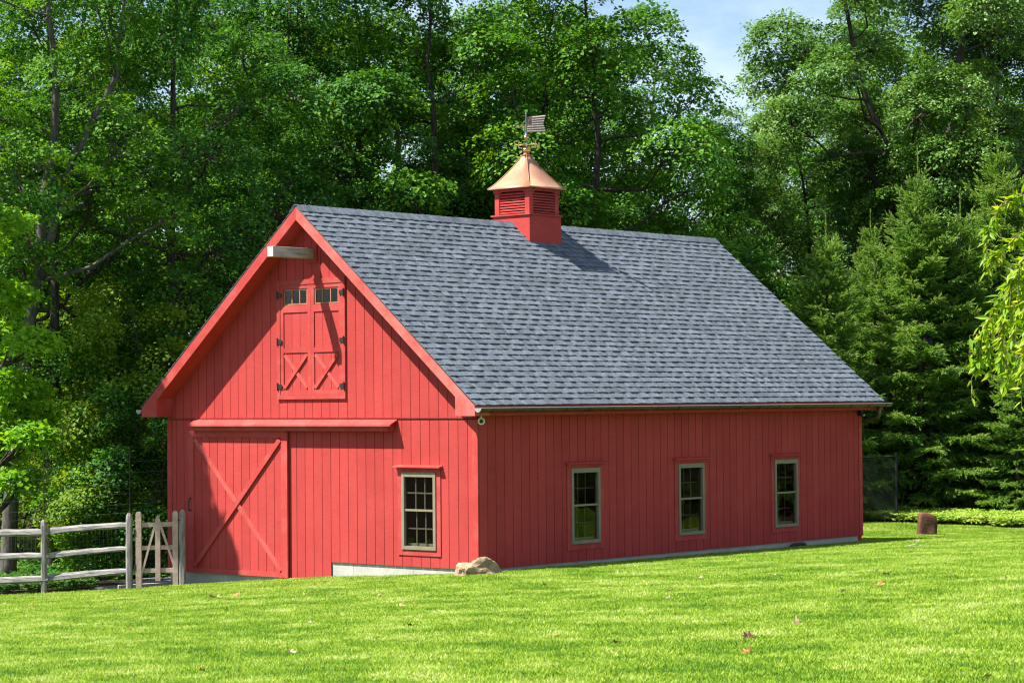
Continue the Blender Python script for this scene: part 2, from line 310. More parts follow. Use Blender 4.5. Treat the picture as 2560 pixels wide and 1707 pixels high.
# ------------------------------------------------------------------ grass (short mown turf)
rng = np.random.default_rng(7)
def tuft(seed, nb=44, r=.10, hmin=.026, hmax=.062):
    R = np.random.default_rng(seed); vs = []; fs = []
    for k in range(nb):
        a = R.uniform(0, 2*PI); d = r*math.sqrt(R.uniform(0, 1)); x, y = d*math.cos(a), d*math.sin(a)
        h = R.uniform(hmin, hmax); la = R.uniform(0, 2*PI); ln = R.uniform(.1, .75)*h; wd = R.uniform(.0028, .0056)
        t = la+PI/2+R.uniform(-.5, .5); wx, wy = math.cos(t)*wd, math.sin(t)*wd; lx, ly = math.cos(la)*ln, math.sin(la)*ln
        b = len(vs)
        vs += [(x-wx, y-wy, -.01), (x+wx, y+wy, -.01), (x+lx*.35+wx*.8, y+ly*.35+wy*.8, h*.62), (x+lx*.35-wx*.8, y+ly*.35-wy*.8, h*.62), (x+lx, y+ly, h*R.uniform(.82, 1))]
        fs += [(b, b+1, b+2, b+3), (b+3, b+2, b+4)]
    me = bpy.data.meshes.new('grass_tuft'); me.from_pydata(vs, [], fs); me.materials.append(M['grass']); me.update(); return me
tcol = bpy.data.collections.new('grass_tufts')
for k in range(6): tcol.objects.link(bpy.data.objects.new('grass_tuft', tuft(k)))
def scatter_points(n):
    d = np.sqrt(rng.uniform(14.5**2, 58**2, n)); d = np.where(rng.uniform(0, 1, n) < .35, rng.uniform(14.5, 40, n), d)
    s = (np.where(rng.uniform(0, 1, n) < .62, rng.uniform(-90, 2650, n), rng.uniform(-900, 3500, n))-1280)/FPX*d
    x = CAM.x+d*math.sin(YAW)+s*math.cos(YAW); y = CAM.y+d*math.cos(YAW)-s*math.sin(YAW)
    k = lawn_mask(x, y, .0); return x[k], y[k]
gx, gy = scatter_points(148000)
gme = bpy.data.meshes.new('grass'); gme.vertices.add(len(gx)); gme.vertices.foreach_set('co', np.stack([gx, gy, ground_z(gx, gy)+.003], -1).astype(np.float32).ravel())
def addattr(me, n, t, vals): a = me.attributes.new(n, t, 'POINT'); a.data.foreach_set('value', vals)
addattr(gme, 'rot', 'FLOAT', rng.uniform(0, 2*PI, len(gx)).astype(np.float32)); addattr(gme, 'size', 'FLOAT', rng.uniform(.75, 1.25, len(gx)).astype(np.float32))
gme.materials.append(M['grass'])
go = place('grass', gme, label='short mown sunlit grass covering the lawn around the barn', category='grass', kind='stuff')
ng = bpy.data.node_groups.new('scatter_tufts', 'GeometryNodeTree'); ng.interface.new_socket('Geometry', in_out='INPUT', socket_type='NodeSocketGeometry'); ng.interface.new_socket('Geometry', in_out='OUTPUT', socket_type='NodeSocketGeometry')
gi = ng.nodes.new('NodeGroupInput'); gout = ng.nodes.new('NodeGroupOutput'); ci = ng.nodes.new('GeometryNodeCollectionInfo'); ci.inputs['Collection'].default_value = tcol; ci.inputs['Separate Children'].default_value = True; ci.inputs['Reset Children'].default_value = True
ip = ng.nodes.new('GeometryNodeInstanceOnPoints'); ip.inputs['Pick Instance'].default_value = True
na = ng.nodes.new('GeometryNodeInputNamedAttribute'); na.data_type = 'FLOAT'; na.inputs['Name'].default_value = 'rot'; nb = ng.nodes.new('GeometryNodeInputNamedAttribute'); nb.data_type = 'FLOAT'; nb.inputs['Name'].default_value = 'size'
cx = ng.nodes.new('ShaderNodeCombineXYZ'); ng.links.new(na.outputs[0], cx.inputs[2]); ng.links.new(cx.outputs[0], ip.inputs['Rotation']); ng.links.new(nb.outputs[0], ip.inputs['Scale'])
ng.links.new(gi.outputs[0], ip.inputs['Points']); ng.links.new(ci.outputs[0], ip.inputs['Instance']); ng.links.new(ip.outputs[0], gout.inputs[0])
md = go.modifiers.new('scatter', 'NODES'); md.node_group = ng

# ================================================================== BARN
barn = thing('barn', (0, 0, 0), 'red wooden barn with grey shingled gable roof and copper-roofed cupola', 'barn')
APEX, KS = 5.907, 3.314/3.9645
OV, RF, RR = .307, .394, .372
def zt(x): return APEX-abs(x-W/2)*KS
T = .014                                  # siding board thickness
def strips(edges, zb, ztop, holes):
    """vertical strips between u edges, minus rectangular holes; ztop may slope"""
    cuts = sorted(set([round(e, 4) for e in edges]+[round(h, 4) for H in holes for h in H[:2] if edges[0] < h < edges[-1]]))
    out = []
    for a, b in zip(cuts[:-1], cuts[1:]):
        if b-a < .008: continue
        segs = [(zb((a+b)/2), None)]
        for (h0, h1, v0, v1) in holes:
            if a >= h0-1e-3 and b <= h1+1e-3:
                ns = []
                for (s0, s1) in segs: ns += [(s0, v0), (v1, s1)]
                segs = ns
        for s0, s1 in segs:
            if s1 is not None:
                if s1-s0 > .01: out.append([(a, s0), (b, s0), (b, s1), (a, s1)])
            else:
                if ztop(a) <= s0 and ztop(b) <= s0: continue
                p = [(a, s0), (b, s0), (b, max(ztop(b), s0+.002))]
                if a < W/2 < b and ztop(W/2) > ztop(b)+1e-6: p.append((W/2, ztop(W/2)))
                p.append((a, max(ztop(a), s0+.002))); out.append(p)
    return out
def frontf(y0, y1): return lambda u, v, k: (u, (y0, y1)[k], v)
def sidef(x0, x1): return lambda u, v, k: ((x0, x1)[k], u, v)
GRV = .2032; GAP = .0055
BELT = 2.357
# windows (frame outlines): front (x), side (y)
WZ0, WZ1 = .285, 1.518
FWIN = (5.698, 6.441); SWIN = [(2.239, 2.985), (5.150, 5.896), (8.066, 8.812)]
CAS = .095
fh = [(FWIN[0]-.03, FWIN[1]+.03, WZ0-.03, WZ1+.03)]
sh = [(a-.03, b+.03, WZ0-.03, WZ1+.03) for a, b in SWIN]
HD = (2.835, 4.455, 2.688, 4.688)        # hay door outline
zlow = lambda u: -.305 if u < 4.055 else 0.0
def grooves(a, b): return [a]+[k*GRV for k in range(int(a/GRV)+1, int(b/GRV)+2) if a+.03 < k*GRV < b-.03]+[b]
def planks(parent, edges, zb, ztop, holes, fn):
    pieces = []
    for a, b in zip(edges[:-1], edges[1:]):
        for poly in strips([a+GAP, b-GAP], zb, ztop, holes):
            part('plank', MB().prism(poly, fn), M['red'], parent)
# front, lower
fl = MB()
for poly in strips([0.0, 4.055, W], zlow, lambda u: BELT, fh): fl.prism(poly, frontf(.010, .12))
fw = part('front_wall', fl, M['core'], barn)
planks(fw, grooves(.09, W-.10), zlow, lambda u: BELT-.012, [(5.60, 6.54, .20, 1.60), (.60, 3.05, -.31, 2.2)], frontf(-T, 0.0))
for a, b in ((-T-.012, .088), (W-.098, W+T)): part('corner_board', MB().box(a, b, -T-.012, -.0005, zlow(a), BELT-.012), M['trim'], fw)
# front gable
gl = MB(); gtop = lambda u: zt(u)-.10
for poly in strips([0.0, 2.99, W/2, 4.285, W], lambda u: BELT+.001, gtop, [(2.99, 4.285, 4.24, 4.545)]): gl.prism(poly, frontf(.010, .12))
gw = part('gable_wall', gl, M['core'], barn)
planks(gw, grooves(.0, W), lambda u: BELT+.018, lambda u: zt(u)-.11, [(2.90, 4.39, 2.75, 4.62)], frontf(-T-.010, -.0))
part('belt_flashing', MB().box(0, W, -T-.014, -.001, BELT+.001, BELT+.012), M['red'], gw)
# right side
sd = MB(); STOP = 2.42
for poly in strips([0.125, L-.125], lambda u: 0.0, lambda u: STOP, sh): sd.prism(poly, sidef(W-.12, W-.012))
sw = part('side_wall', sd, M['core'], barn)
planks(sw, grooves(.004, L-.10), lambda u: 0.0, lambda u: STOP-.02, [(a-.10, b+.10, .20, 1.60) for a, b in SWIN], sidef(W+.0, W+T-.001))
part('corner_board', MB().box(W+.0005, W+T+.012, L-.098, L+T, 0, STOP-.02), M['trim'], sw)
part('back_wall', MB().prism([(0, -.305), (W, -.305), (W, zt(W)-.1), (W/2, zt(W/2)-.1), (0, zt(0)-.1)], frontf(L-.12, L)), M['red'], barn)
part('left_wall', MB().box(0.0, .12, .125, L-.125, -.305, STOP), M['red'], barn)
part('interior_floor', MB().box(.13, W-.13, .13, L-.13, -.06, -.01), M['core'], barn)
# foundation, in pours with a joint between them
fo = part('foundation', MB().box(.06, W-.06, .30, L-.06, -1.1, -.08), M['concrete'], barn)
def pours(edges, f):
    for a, b in zip(edges[:-1], edges[1:]): part('foundation_pour', f(a+.003, b-.003), M['concrete'], fo)
pours([.0, 1.9, 4.052], lambda a, b: MB().box(a, b, .012, .295, -1.1, -.308))
pours([4.056, 4.55, 5.9, W-.005], lambda a, b: MB().box(a, b, .012, .295, -1.1, -.003))
pours([.30, 2.4, 4.9, 7.3, 9.4, L-.006], lambda a, b: MB().box(W-.3, W-.012, a, b, -1.1, -.003))

# ---- roof
AL = math.atan(KS); SLEN = 3.9645/math.cos(AL); CA, SA = math.cos(AL), math.sin(AL)
roof = part('roof', MB().prism([(-OV+.012, zt(-OV)-.022), (W/2, APEX-.022), (W+OV-.012, zt(W+OV)-.022), (W+OV-.012, zt(W+OV)-.037), (W/2, APEX-.037), (-OV+.012, zt(-OV)-.037)], frontf(-RF+.004, L+RR-.004)), M['underlay'], barn)
rs = random.Random(3)
EXPO = .1397; NC = int(SLEN/EXPO)
HB, HT = .023, .002
def slope_pt(side, s, y, h):
    """s metres up the slope from the eave, h metres off the deck; side +1 right, -1 left"""
    x = W/2+side*(3.9645-s*CA+h*SA); z = APEX-3.314+s*SA+h*CA-.024
    return (x, y, z)
def slab(mb, side, s0, s1, y0, y1, h0, h1, base=0.0, taper=0.0):
    a = [slope_pt(side, s0, y0, h0), slope_pt(side, s0, y1, h0), slope_pt(side, s1, y1+taper, h1), slope_pt(side, s1, y0-taper, h1)]
    b = [slope_pt(side, s0, y0, base), slope_pt(side, s0, y1, base), slope_pt(side, s1, y1+taper, base), slope_pt(side, s1, y0-taper, base)]
    f = [(0, 1, 2, 3), (4, 7, 6, 5), (0, 4, 5, 1), (1, 5, 6, 2), (2, 6, 7, 3), (3, 7, 4, 0)]
    if side < 0: f = [tuple(reversed(q)) for q in f]
    mb.add(a+b, f)
field = MB(); tabs = []
for side in (1, -1):
    for i in range(NC+1):
        s0 = i*EXPO-(.012 if i == 0 else 0); s1 = min(i*EXPO+EXPO*1.25, SLEN)
        y = -RF-rs.uniform(0, .9)
        while y < L+RR:                       # the laid strips of one course
            y2 = min(y+.985, L+RR); a = max(y, -RF)
            if y2 > a+.02: slab(field, side, s0+rs.uniform(-.002, .002), s1, a, y2-.002, HB*.62, HT*.5)
            y += .985
        if side < 0: continue
        y = -RF+rs.uniform(-.15, .0)
        while y < L+RR-.02:
            wd = rs.choice((.11, .14, .18, .22, .26)); gp = rs.choice((.08, .12, .16, .20))
            a, b = max(y, -RF), min(y+wd, L+RR)
            if b-a > .04 and (i+1)*EXPO < SLEN+.05: tabs.append((i, a, b))
            y += wd+gp
def seen(t):
    i, a, b = t; p = Vector(slope_pt(1, i*EXPO, (a+b)/2, 0)); return (b-a)/(p-CAM).length
order = sorted(range(len(tabs)), key=lambda k: -seen(tabs[k])*(1.0 if not (5.0 < tabs[k][1] < 6.0 and tabs[k][0] > 30) else 0))
big = set(order[:300])
for k, (i, a, b) in enumerate(tabs):
    s0 = i*EXPO-rs.uniform(.0, .006)-(.014 if i == 0 else 0); s1 = min(i*EXPO+EXPO*1.02, SLEN)
    m = MB() if k in big else field
    slab(m, 1, s0, s1, a, b, HB*1.1, HT+.006, base=.002, taper=-min(.012, (b-a)*.1))
    if k in big: part('shingle', m, M['shingle'], roof)
part('shingle_field', field, M['shingle'], roof, kind='stuff')
y = -RF-.002; kc = 0
while y < L+RR:
    y2 = min(y+.20, L+RR+.002)
    if not (5.10 < (y+y2)/2 < 5.93):
        lift = .014+.005*rs.random(); hw = .150; z0 = APEX-.010
        pts = []
        for yy, l in ((y, lift+.010), (y2, lift-.002)):
            pts += [(W/2-hw, yy, z0+l-hw*KS), (W/2-.03, yy, z0+l-.012), (W/2+.03, yy, z0+l-.012), (W/2+hw, yy, z0+l-hw*KS)]
        lo = [(p[0], p[1], p[2]-.014) for p in pts]
        c = MB().add(pts+lo, [(0, 1, 5, 4), (1, 2, 6, 5), (2, 3, 7, 6), (8, 12, 13, 9), (9, 13, 14, 10), (10, 14, 15, 11), (0, 8, 9, 1), (1, 9, 10, 2), (2, 10, 11, 3), (4, 5, 13, 12), (5, 6, 14, 13), (6, 7, 15, 14), (0, 4, 12, 8), (3, 11, 15, 7)])
        part('ridge_cap', c, M['shingle'], roof)
    y += .1444; kc += 1
# rake boards, soffits, returns, fascia (front and rear)
for (y0, y1) in ((-RF+.006, -RF+.040), (L+RR-.040, L+RR-.006)):
    xi = .118
    for sgn in (-1, 1):
        xa = W/2; xb = W/2+sgn*(W/2-xi)
        part('rake_board', MB().prism([(xa, zt(xa)-.039), (xb, zt(xb)-.039), (xb, zt(xb)-.252), (xa, zt(xa)-.252)], frontf(y0, y1)), M['pinkred' if sgn > 0 else 'trim'], roof)  # right-hand boards get the paler, pinker red
    ya, yb = (y1, -T-.012) if y0 < 0 else (L, y0)
    for sgn in (-1, 1):
        xa = W/2; xb = W/2+sgn*(W/2-xi)
        part('rake_soffit', MB().prism([(xa, zt(xa)-.200), (xb, zt(xb)-.200), (xb, zt(xb)-.222), (xa, zt(xa)-.222)], frontf(ya, yb)), M['red'], roof)
for sgn in (-1, 1):
    xi = W/2+sgn*(W/2-.118); xo = W/2+sgn*(W/2+OV-.020)
    poly = [(xi, 2.402), (xo, 2.402), (xo, zt(xo)-.039), (xi, zt(xi)-.039)]
    part('eave_return', MB().prism(poly, frontf(-RF+.004, -T-.012)), M['pinkred' if sgn > 0 else 'trim'], roof); part('eave_return', MB().prism(poly, frontf(L+.02, L+RR-.004)), M['trim'], roof)
    xw = W/2+sgn*(W/2+.018)
    part('eave_fascia', MB().box(xo-sgn*.022, xo, -T, L+.02, 2.402, zt(xo)-.039), M['red'], roof)
    part('eave_soffit', MB().box(xw, xo-sgn*.024, -T, L+.02, 2.402, 2.418), M['red'], roof)
# ---- gutters
def gutter(sgn, y0, y1):
    xo = W/2+sgn*(W/2+OV-.018); cx = xo+sgn*.070; zc = 2.522; r = .066; m = MB(); n = 9
    for yy in (y0, y1):
        for rr in (r, r-.004):
            for k in range(n): a = PI+PI*k/(n-1); m.v.append((cx+rr*math.cos(a), yy, zc+rr*math.sin(a)))
    for k in range(n-1): m.f += [(k, k+1, 2*n+k+1, 2*n+k), (n+k, 3*n+k, 3*n+k+1, n+k+1), (k, n+k, n+k+1, k+1), (2*n+k, 2*n+k+1, 3*n+k+1, 3*n+k)]
    m.f += [(0, 2*n, 3*n, n), (n-1, 2*n-1, 4*n-1, 3*n-1)]
    g = part('gutter', m, M['darkmetal'], barn)
    part('rolled_lip', MB().tube([(cx+sgn*r, y0, zc), (cx+sgn*r, y1, zc)], .008, 6), M['zinc'], g)
    for yy, t in ((y0-.004, -1), (y1+.004, 1)):
        part('end_cap', MB().prism([(cx+r*1.02*math.cos(PI+PI*k/10), zc+r*1.02*math.sin(PI+PI*k/10)) for k in range(11)], frontf(yy-.003, yy+.003)), M['zinc'], g)
    if sgn > 0:
        yy = y0+.28
        while yy < y1-.1:
            part('hanger_strap', MB().tube([(cx+(r+.003)*math.cos(PI+PI*k/8), yy, zc+(r+.003)*math.sin(PI+PI*k/8)) for k in range(9)], .006, 5), M['darkmetal'], g); yy += .60
    return g
g1 = gutter(1, -RF+.004, 11.50); gutter(-1, -RF+.004, L+RR)
dsx = W+OV-.018+.07
part('downspout', MB().tube([(dsx, 11.14, 2.475), (dsx, 11.14, 2.34), (dsx-.01, 11.14, 2.29), (dsx-.05, 11.135, 2.255), (W+.05, 11.115, 2.20), (W-.25, 11.10, 2.13), (W-.30, 11.10, 2.06), (W-.30, 11.10, -.05)], .038, 10), M['darkmetal'], barn, smooth=True)

# ---- windows
def window(u0, u1, z0, z1, front):
    """taupe double-hung window in a red casing; u along the wall, d = distance out from the wall plane"""
    def B(a, b, d0, d1, c, e):
        return MB().box(a, b, -d1, -d0, c, e) if front else MB().box(W+d0, W+d1, a, b, c, e)
    o = T+.004; fr_ = B(u0, u0+.055, -.02, o+.030, z0, z1)
    win = part('window', fr_, M['tan'], barn)
    part('frame', B(u1-.055, u1, -.02, o+.030, z0, z1), M['tan'], win)
    part('frame', B(u0+.055, u1-.055, -.02, o+.028, z1-.075, z1), M['tan'], win)
    part('frame', B(u0+.055, u1-.055, -.02, o+.028, z0, z0+.055), M['tan'], win)
    zm = (z0+z1)/2+.01
    part('meeting_rail', B(u0+.055, u1-.055, -.015, o+.014, zm-.016, zm+.016), M['tan'], win)
    for k, (a, b, d) in enumerate(((zm+.016, z1-.075, .0), (z0+.055, zm-.016, .0))):
        part('pane', B(u0+.056, u1-.056, d+.004, d+.007, a, b), M['glass'], win)
        ia, ib = u0+.075, u1-.075
        dd = (-.004 if k == 0 else -.022)-(0 if front else .05)
        for t in (1, 2):
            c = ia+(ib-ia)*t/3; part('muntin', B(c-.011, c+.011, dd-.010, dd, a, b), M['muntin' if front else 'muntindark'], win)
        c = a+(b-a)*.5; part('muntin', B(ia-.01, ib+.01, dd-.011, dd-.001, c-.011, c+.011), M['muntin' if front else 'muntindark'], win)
    part('sash_rail', B(u0+.056, u1-.056, -.09, -.05, z0+.055, z0+.095), M['tan'], win)
    c0, c1 = u0-CAS, u1+CAS
    part('casing', B(c0, u0-.001, .0, o+.012, z0-CAS, z1+.0695), M['trim'], win); part('casing', B(u1+.001, c1, .0, o+.012, z0-CAS, z1+.0695), M['trim'], win)
    part('casing', B(u0-.001, u1+.001, .0, o+.010, z0-CAS, z0-.001), M['trim'], win); part('casing', B(u0-.001, u1+.001, .0, o+.010, z1+.001, z1+.0695), M['trim'], win)
    e = .045
    def P(u, v, k): d = v; return None
    zc = z1+.07
    prof = [(.0, zc+.045), (o+.085, zc+.022), (o+.085, zc+.002), (o+.03, zc), (.0, zc)]
    if front: cap = MB().prism([(-d, z) for d, z in prof], lambda a, b, k: ((c0-e, c1+e)[k], a, b))
    else: cap = MB().prism([(W+d, z) for d, z in prof], lambda a, b, k: (a, (c0-e, c1+e)[k], b))
    part('drip_cap', cap, M['trim'], win)
    return win
window(FWIN[0], FWIN[1], WZ0-.012, WZ1-.012, True)
for k, (a, b) in enumerate(SWIN):
    wn = window(a, b, WZ0, WZ1, False)
    if k == 1: part('window_sticker', MB().box(W+.008, W+.010, a+.06, a+.105, WZ0+.10, WZ0+.17), surf('yellow_sticker', (.5, .33, .04), (.6, .42, .06)), wn)

# ---- sliding door with hood
DX0, DX1, DZ0, DZ1 = .575, 3.082, -.30, 2.16
dr = MB().box(DX0+.01, DX1-.01, -.040, -.020, DZ0+.01, DZ1)
door = part('sliding_door', dr, M['core'], barn)
e = [DX0+.14]+[DX0+.14+k*GRV for k in range(1, 11)]+[DX1-.14]
for a, b in zip(e[:-1], e[1:]): part('plank', MB().box(a+GAP, b-GAP, -.053, -.040, DZ0+.08, 2.06), M['red'], door)
for a, b in ((DX0, DX0+.148), (DX1-.148, DX1)): part('stile', MB().box(a, b, -.075, -.040, DZ0, DZ1), M['trim'], door)
part('rail', MB().box(DX0+.149, DX1-.149, -.073, -.040, 2.048, DZ1), M['trim'], door); part('rail', MB().box(DX0+.149, DX1-.149, -.073, -.040, DZ0, DZ0+.08), M['trim'], door)
xa, xb, za, zb = DX0+.15, DX1-.15, DZ0+.085, 2.045
def diag(x0, z0, x1, z1, wd, y0, y1):
    d = Vector((x1-x0, z1-z0)); d.normalize(); n = Vector((-d.y, d.x))*wd/2
    return MB().prism([(x0+n.x, z0+n.y), (x0-n.x, z0-n.y), (x1-n.x, z1-n.y), (x1+n.x, z1+n.y)], frontf(y0, y1))
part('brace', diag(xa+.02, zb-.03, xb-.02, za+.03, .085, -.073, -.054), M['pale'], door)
part('brace', diag(xa+.02, za+.03, xb-.02, zb-.03, .085, -.088, -.054), M['trim'], door)
part('handle', MB().tube([(.652, -.075, .985), (.652, -.115, .975), (.652, -.125, .95), (.652, -.125, .80), (.652, -.115, .775), (.652, -.075, .765)], .012, 6), M['black'], door)
hx0, hx1 = .70, 5.60
hood = part('door_hood', MB().prism([(-.012, 2.352), (-.202, 2.262), (-.202, 2.236), (-.012, 2.326)], lambda a, b, k: ((hx0, hx1)[k], a, b)), M['trim'], barn)
part('hood_fascia', MB().box(hx0+.03, hx1-.10, -.145, -.120, 2.160, 2.245), M['trim'], hood)
part('track_board', MB().box(hx0+.03, hx1-.10, -.118, -.015, 2.175, 2.30), M['red'], hood)
part('hood_end', MB().prism([(-.016, 2.325), (-.118, 2.276), (-.118, 2.16), (-.016, 2.16)], lambda a, b, k: ((hx1-.098, hx1-.075)[k], a, b)), M['trim'], hood)

# ---- hay door in the gable
x0, x1, z0, z1 = HD; F0 = -T-.012
hd = part('hay_door', MB().box(x0, x0+.075, F0-.032, F0+.012, z0, z1), M['trim'], barn)
part('frame', MB().box(x1-.075, x1, F0-.032, F0+.012, z0, z1), M['trim'], hd)
part('frame', MB().box(x0+.0755, x1-.0755, F0-.030, F0+.012, z1-.085, z1), M['trim'], hd); part('frame', MB().box(x0+.0755, x1-.0755, F0-.030, F0+.012, z0, z0+.075), M['trim'], hd)
xm = (x0+x1)/2
for sgn, (a, b) in ((-1, (x0+.077, xm-.002)), (1, (xm+.002, x1-.077))):
    lf = part('door_leaf', MB().box(a+.07, b-.07, F0+.0, F0+.012, z0+.08, 4.15), M['core'], hd)
    sa, sb = a+.075, b-.075
    part('stile', MB().box(a, sa, F0-.022, F0+.012, z0+.077, z1-.087), M['trim'], hd); part('stile', MB().box(sb, b, F0-.022, F0+.012, z0+.077, z1-.087), M['trim'], hd)
    for (r0, r1) in ((z0+.077, z0+.152), (3.466, 3.547), (4.142, 4.262), (4.535, z1-.087)): part('rail', MB().box(sa+.001, sb-.001, F0-.020, F0+.012, r0, r1), M['trim'], hd)
    for k in range(3):
        pa = sa+(sb-sa)*k/3; pb = sa+(sb-sa)*(k+1)/3
        part('plank', MB().box(pa+.004, pb-.004, F0-.006, F0-.0, 3.548, 4.141), M['red'], hd); part('plank', MB().box(pa+.004, pb-.004, F0-.006, F0-.0, z0+.153, 3.465), M['red'], hd)
    ix0, ix1, iz0, iz1 = sa+.012, sb-.012, 4.268, 4.529
    for q in ((ix0, ix0+.020, iz0, iz1), (ix1-.020, ix1, iz0, iz1)): part('sash', MB().box(q[0], q[1], F0-.010, F0+.02, q[2], q[3]), M['wood'], hd)
    for q in ((ix0+.021, ix1-.021, iz0, iz0+.02), (ix0+.021, ix1-.021, iz1-.02, iz1)): part('sash', MB().box(q[0], q[1], F0-.009, F0+.02, q[2], q[3]), M['wood'], hd)
    for k in (1, 2): c = ix0+(ix1-ix0)*k/3; part('muntin', MB().box(c-.010, c+.010, F0-.008, F0+.02, iz0+.021, iz1-.021), M['wood'], hd)
    for k in range(3): c0 = ix0+.02+(ix1-ix0-.04)*k/3; part('pane', MB().box(c0+.002, c0+(ix1-ix0-.04)/3-.002, F0+.004, F0+.007, iz0+.02, iz1-.02), M['glass'], hd)
    bz0, bz1 = z0+.16, 3.458
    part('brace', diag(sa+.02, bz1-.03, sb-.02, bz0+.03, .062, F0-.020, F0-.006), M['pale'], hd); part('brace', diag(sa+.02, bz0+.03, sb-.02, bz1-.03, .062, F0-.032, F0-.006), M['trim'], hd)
    for hz in (4.44, 3.655, 2.90):
        hx = x0+.02 if sgn < 0 else x1-.02; s = -sgn
        hg = MB().prism([(hx-s*.012, hz-.055), (hx-s*.012, hz+.055), (hx+s*.018, hz+.055), (hx+s*.018, hz+.045), (hx+s*.105, hz+.032), (hx+s*.105, hz-.032), (hx+s*.018, hz-.045), (hx+s*.018, hz-.055)], frontf(F0-.040, F0-.033))
        hg.tube([(hx, F0-.042, hz-.065), (hx, F0-.042, hz+.065)], .011, 6); part('hinge', hg, M['black'], hd)
# ---- lifting beam
bm = MB().box(3.59, 3.73, -.965, -.02, 5.02, 5.19)
beam = part('lifting_beam', bm, M['beam'], barn); bevel(beam, .006)
part('end_grain', MB().box(3.594, 3.726, -.969, -.9655, 5.024, 5.186), M['beamend'], beam)
part('beam_plate', MB().box(3.53, 3.80, -T-.040, -T-.0105, 4.955, 5.235), M['red'], beam)

# ---- cupola
CY = L/2-.012; CX = W/2
def cbox(h, z0, z1): return MB().box(CX-h, CX+h, CY-h, CY+h, z0, z1)
cup = part('cupola', cbox(.447, 5.40, 6.018), M['red'], barn)
led = part('ledge', cbox(.474, 6.0185, 6.046), M['trim'], cup); part('louver_dark_box', cbox(.33, 6.046, 6.52), M['black'], cup)  # solid black box in place of the shade inside the louvres
h = .418
for sx in (-1, 1):
    for sy in (-1, 1):
        part('corner_post', MB().box(CX+sx*(h-.105), CX+sx*h, CY+sy*(h-.105), CY+sy*h, 6.0465, 6.45), M['trim'], cup)
        part('post_cap', MB().box(CX+sx*(h-.120), CX+sx*(h+.018), CY+sy*(h-.120), CY+sy*(h+.018), 6.4505, 6.532), M['trim'], cup)
hw = h-.106
for k in range(8):
    zz = 6.078+k*.0490
    for ax, sg in ((0, 1), (0, -1), (1, 1), (1, -1)):
        o1, o2 = h-.012, h-.062
        prof = [(o1, zz-.012), (o1, zz+.008), (o2, zz+.036), (o2, zz+.016)]
        if ax == 0: m = MB().prism([(CX+sg*a, b) for a, b in prof], lambda a, b, q: (a, (CY-hw, CY+hw)[q], b))
        else: m = MB().prism([(CY+sg*a, b) for a, b in prof], lambda a, b, q: ((CX-hw, CX+hw)[q], a, b))
        part('louver_slat', m, M['trim'], cup)
for ax, sg in ((0, 1), (0, -1), (1, 1), (1, -1)):     # arched head boards over the louvres
    q = hw+.10
    prof = [(-hw-.0, 6.53), (-hw-.0, 6.43), (-hw+.03, 6.455), (-hw+.06, 6.470), (hw-.06, 6.470), (hw-.03, 6.455), (hw, 6.43), (hw, 6.53)]
    if ax == 0: m = MB().prism([(CY+a, b) for a, b in prof], lambda a, b, k: (CX+sg*(h-.03, h+.010)[k], a, b))
    else: m = MB().prism([(CX+a, b) for a, b in prof], lambda a, b, k: (a, CY+sg*(h-.03, h+.010)[k], b))
    part('head_board', m, M['trim'], cup)
prof = [(0, 1.0), (.06, .915), (.13, .83), (.25, .71), (.37, .60), (.48, .50), (.60, .395), (.72, .30), (.81, .235), (.90, .18), (1, .138)]
for ax, sg in ((0, 1), (0, -1), (1, 1), (1, -1)):
    m = MB(); n = len(prof)
    for t, q in prof:
        r = .508*q; z = 6.535+.615*t
        for s in (-1, 1): m.v.append((CX+sg*r, CY+s*r, z) if ax == 0 else (CX+s*r, CY+sg*r, z))
    for i in range(n-1):
        f = (2*i, 2*i+1, 2*i+3, 2*i+2)
        m.f.append(f if (ax == 0) == (sg > 0) else tuple(reversed(f)))
    rp_ = part('copper_roof_panel', m, M['copper'], cup, smooth=True)
    sol = rp_.modifiers.new('thick', 'SOLIDIFY'); sol.thickness = .004
for sx in (-1, 1):
    for sy in (-1, 1): part('copper_hip_seam', MB().tube([(CX+sx*(.508*q+.004), CY+sy*(.508*q+.004), 6.539+.615*t) for t, q in prof], .007, 6), M['copper'], cup)
part('copper_roof_edge', MB().box(CX-.512, CX+.512, CY-.512, CY+.512, 6.5205, 6.5345), M['copper'], cup)
part('roof_finial_plate', cbox(.082, 7.1505, 7.170), M['copper'], cup)

# ---- weathervane
VR = Vector((.755, .655, 0)); VN = Vector((.655, -.755, 0)); vc = Vector((CX, CY, 0))
wv = thing('weathervane', (CX, CY, 7.17), 'copper flag weathervane with stars, stripes and compass letters on top of the cupola', 'weathervane')
part('copper_ball', MB().sphere((CX, CY, 7.238), .078, 20, 14), M['copperball'], wv, smooth=True); part('copper_ball', MB().sphere((CX, CY, 7.485), .053, 18, 12), M['copperball'], wv, smooth=True)
part('pole', MB().tube([(CX, CY, 7.17), (CX, CY, 7.93)], .010, 8), M['steel'], wv); part('pole_tip', MB().sphere((CX, CY, 7.935), .018, 10, 7), M['steel'], wv, smooth=True)
part('collar', MB().tube([(CX, CY, 7.535), (CX, CY, 7.56), (CX, CY, 7.60)], [.03, .022, .016], 8), M['steel'], wv)
fl = MB(); L0, L1 = .012, .365; nz, ny = 14, 10
def fpt(s, v, off): return vc+VR*s+VN*off+Vector((0, 0, v))
zb0, zb1 = 7.585, 7.875
for side in (1, -1):
    for i in range(ny+1):
        for j in range(nz+1):
            v = j/nz; s = L0+(L1-L0)*i/ny
            s -= (1-abs(v-.5)*2)*.045*(i/ny)**3
            zz = zb0+(zb1-zb0)*v+.035*(i/ny)*(.3+.7*v); off = side*.003
            fl.v.append(tuple(fpt(s, zz, off)))
K = (ny+1)*(nz+1)
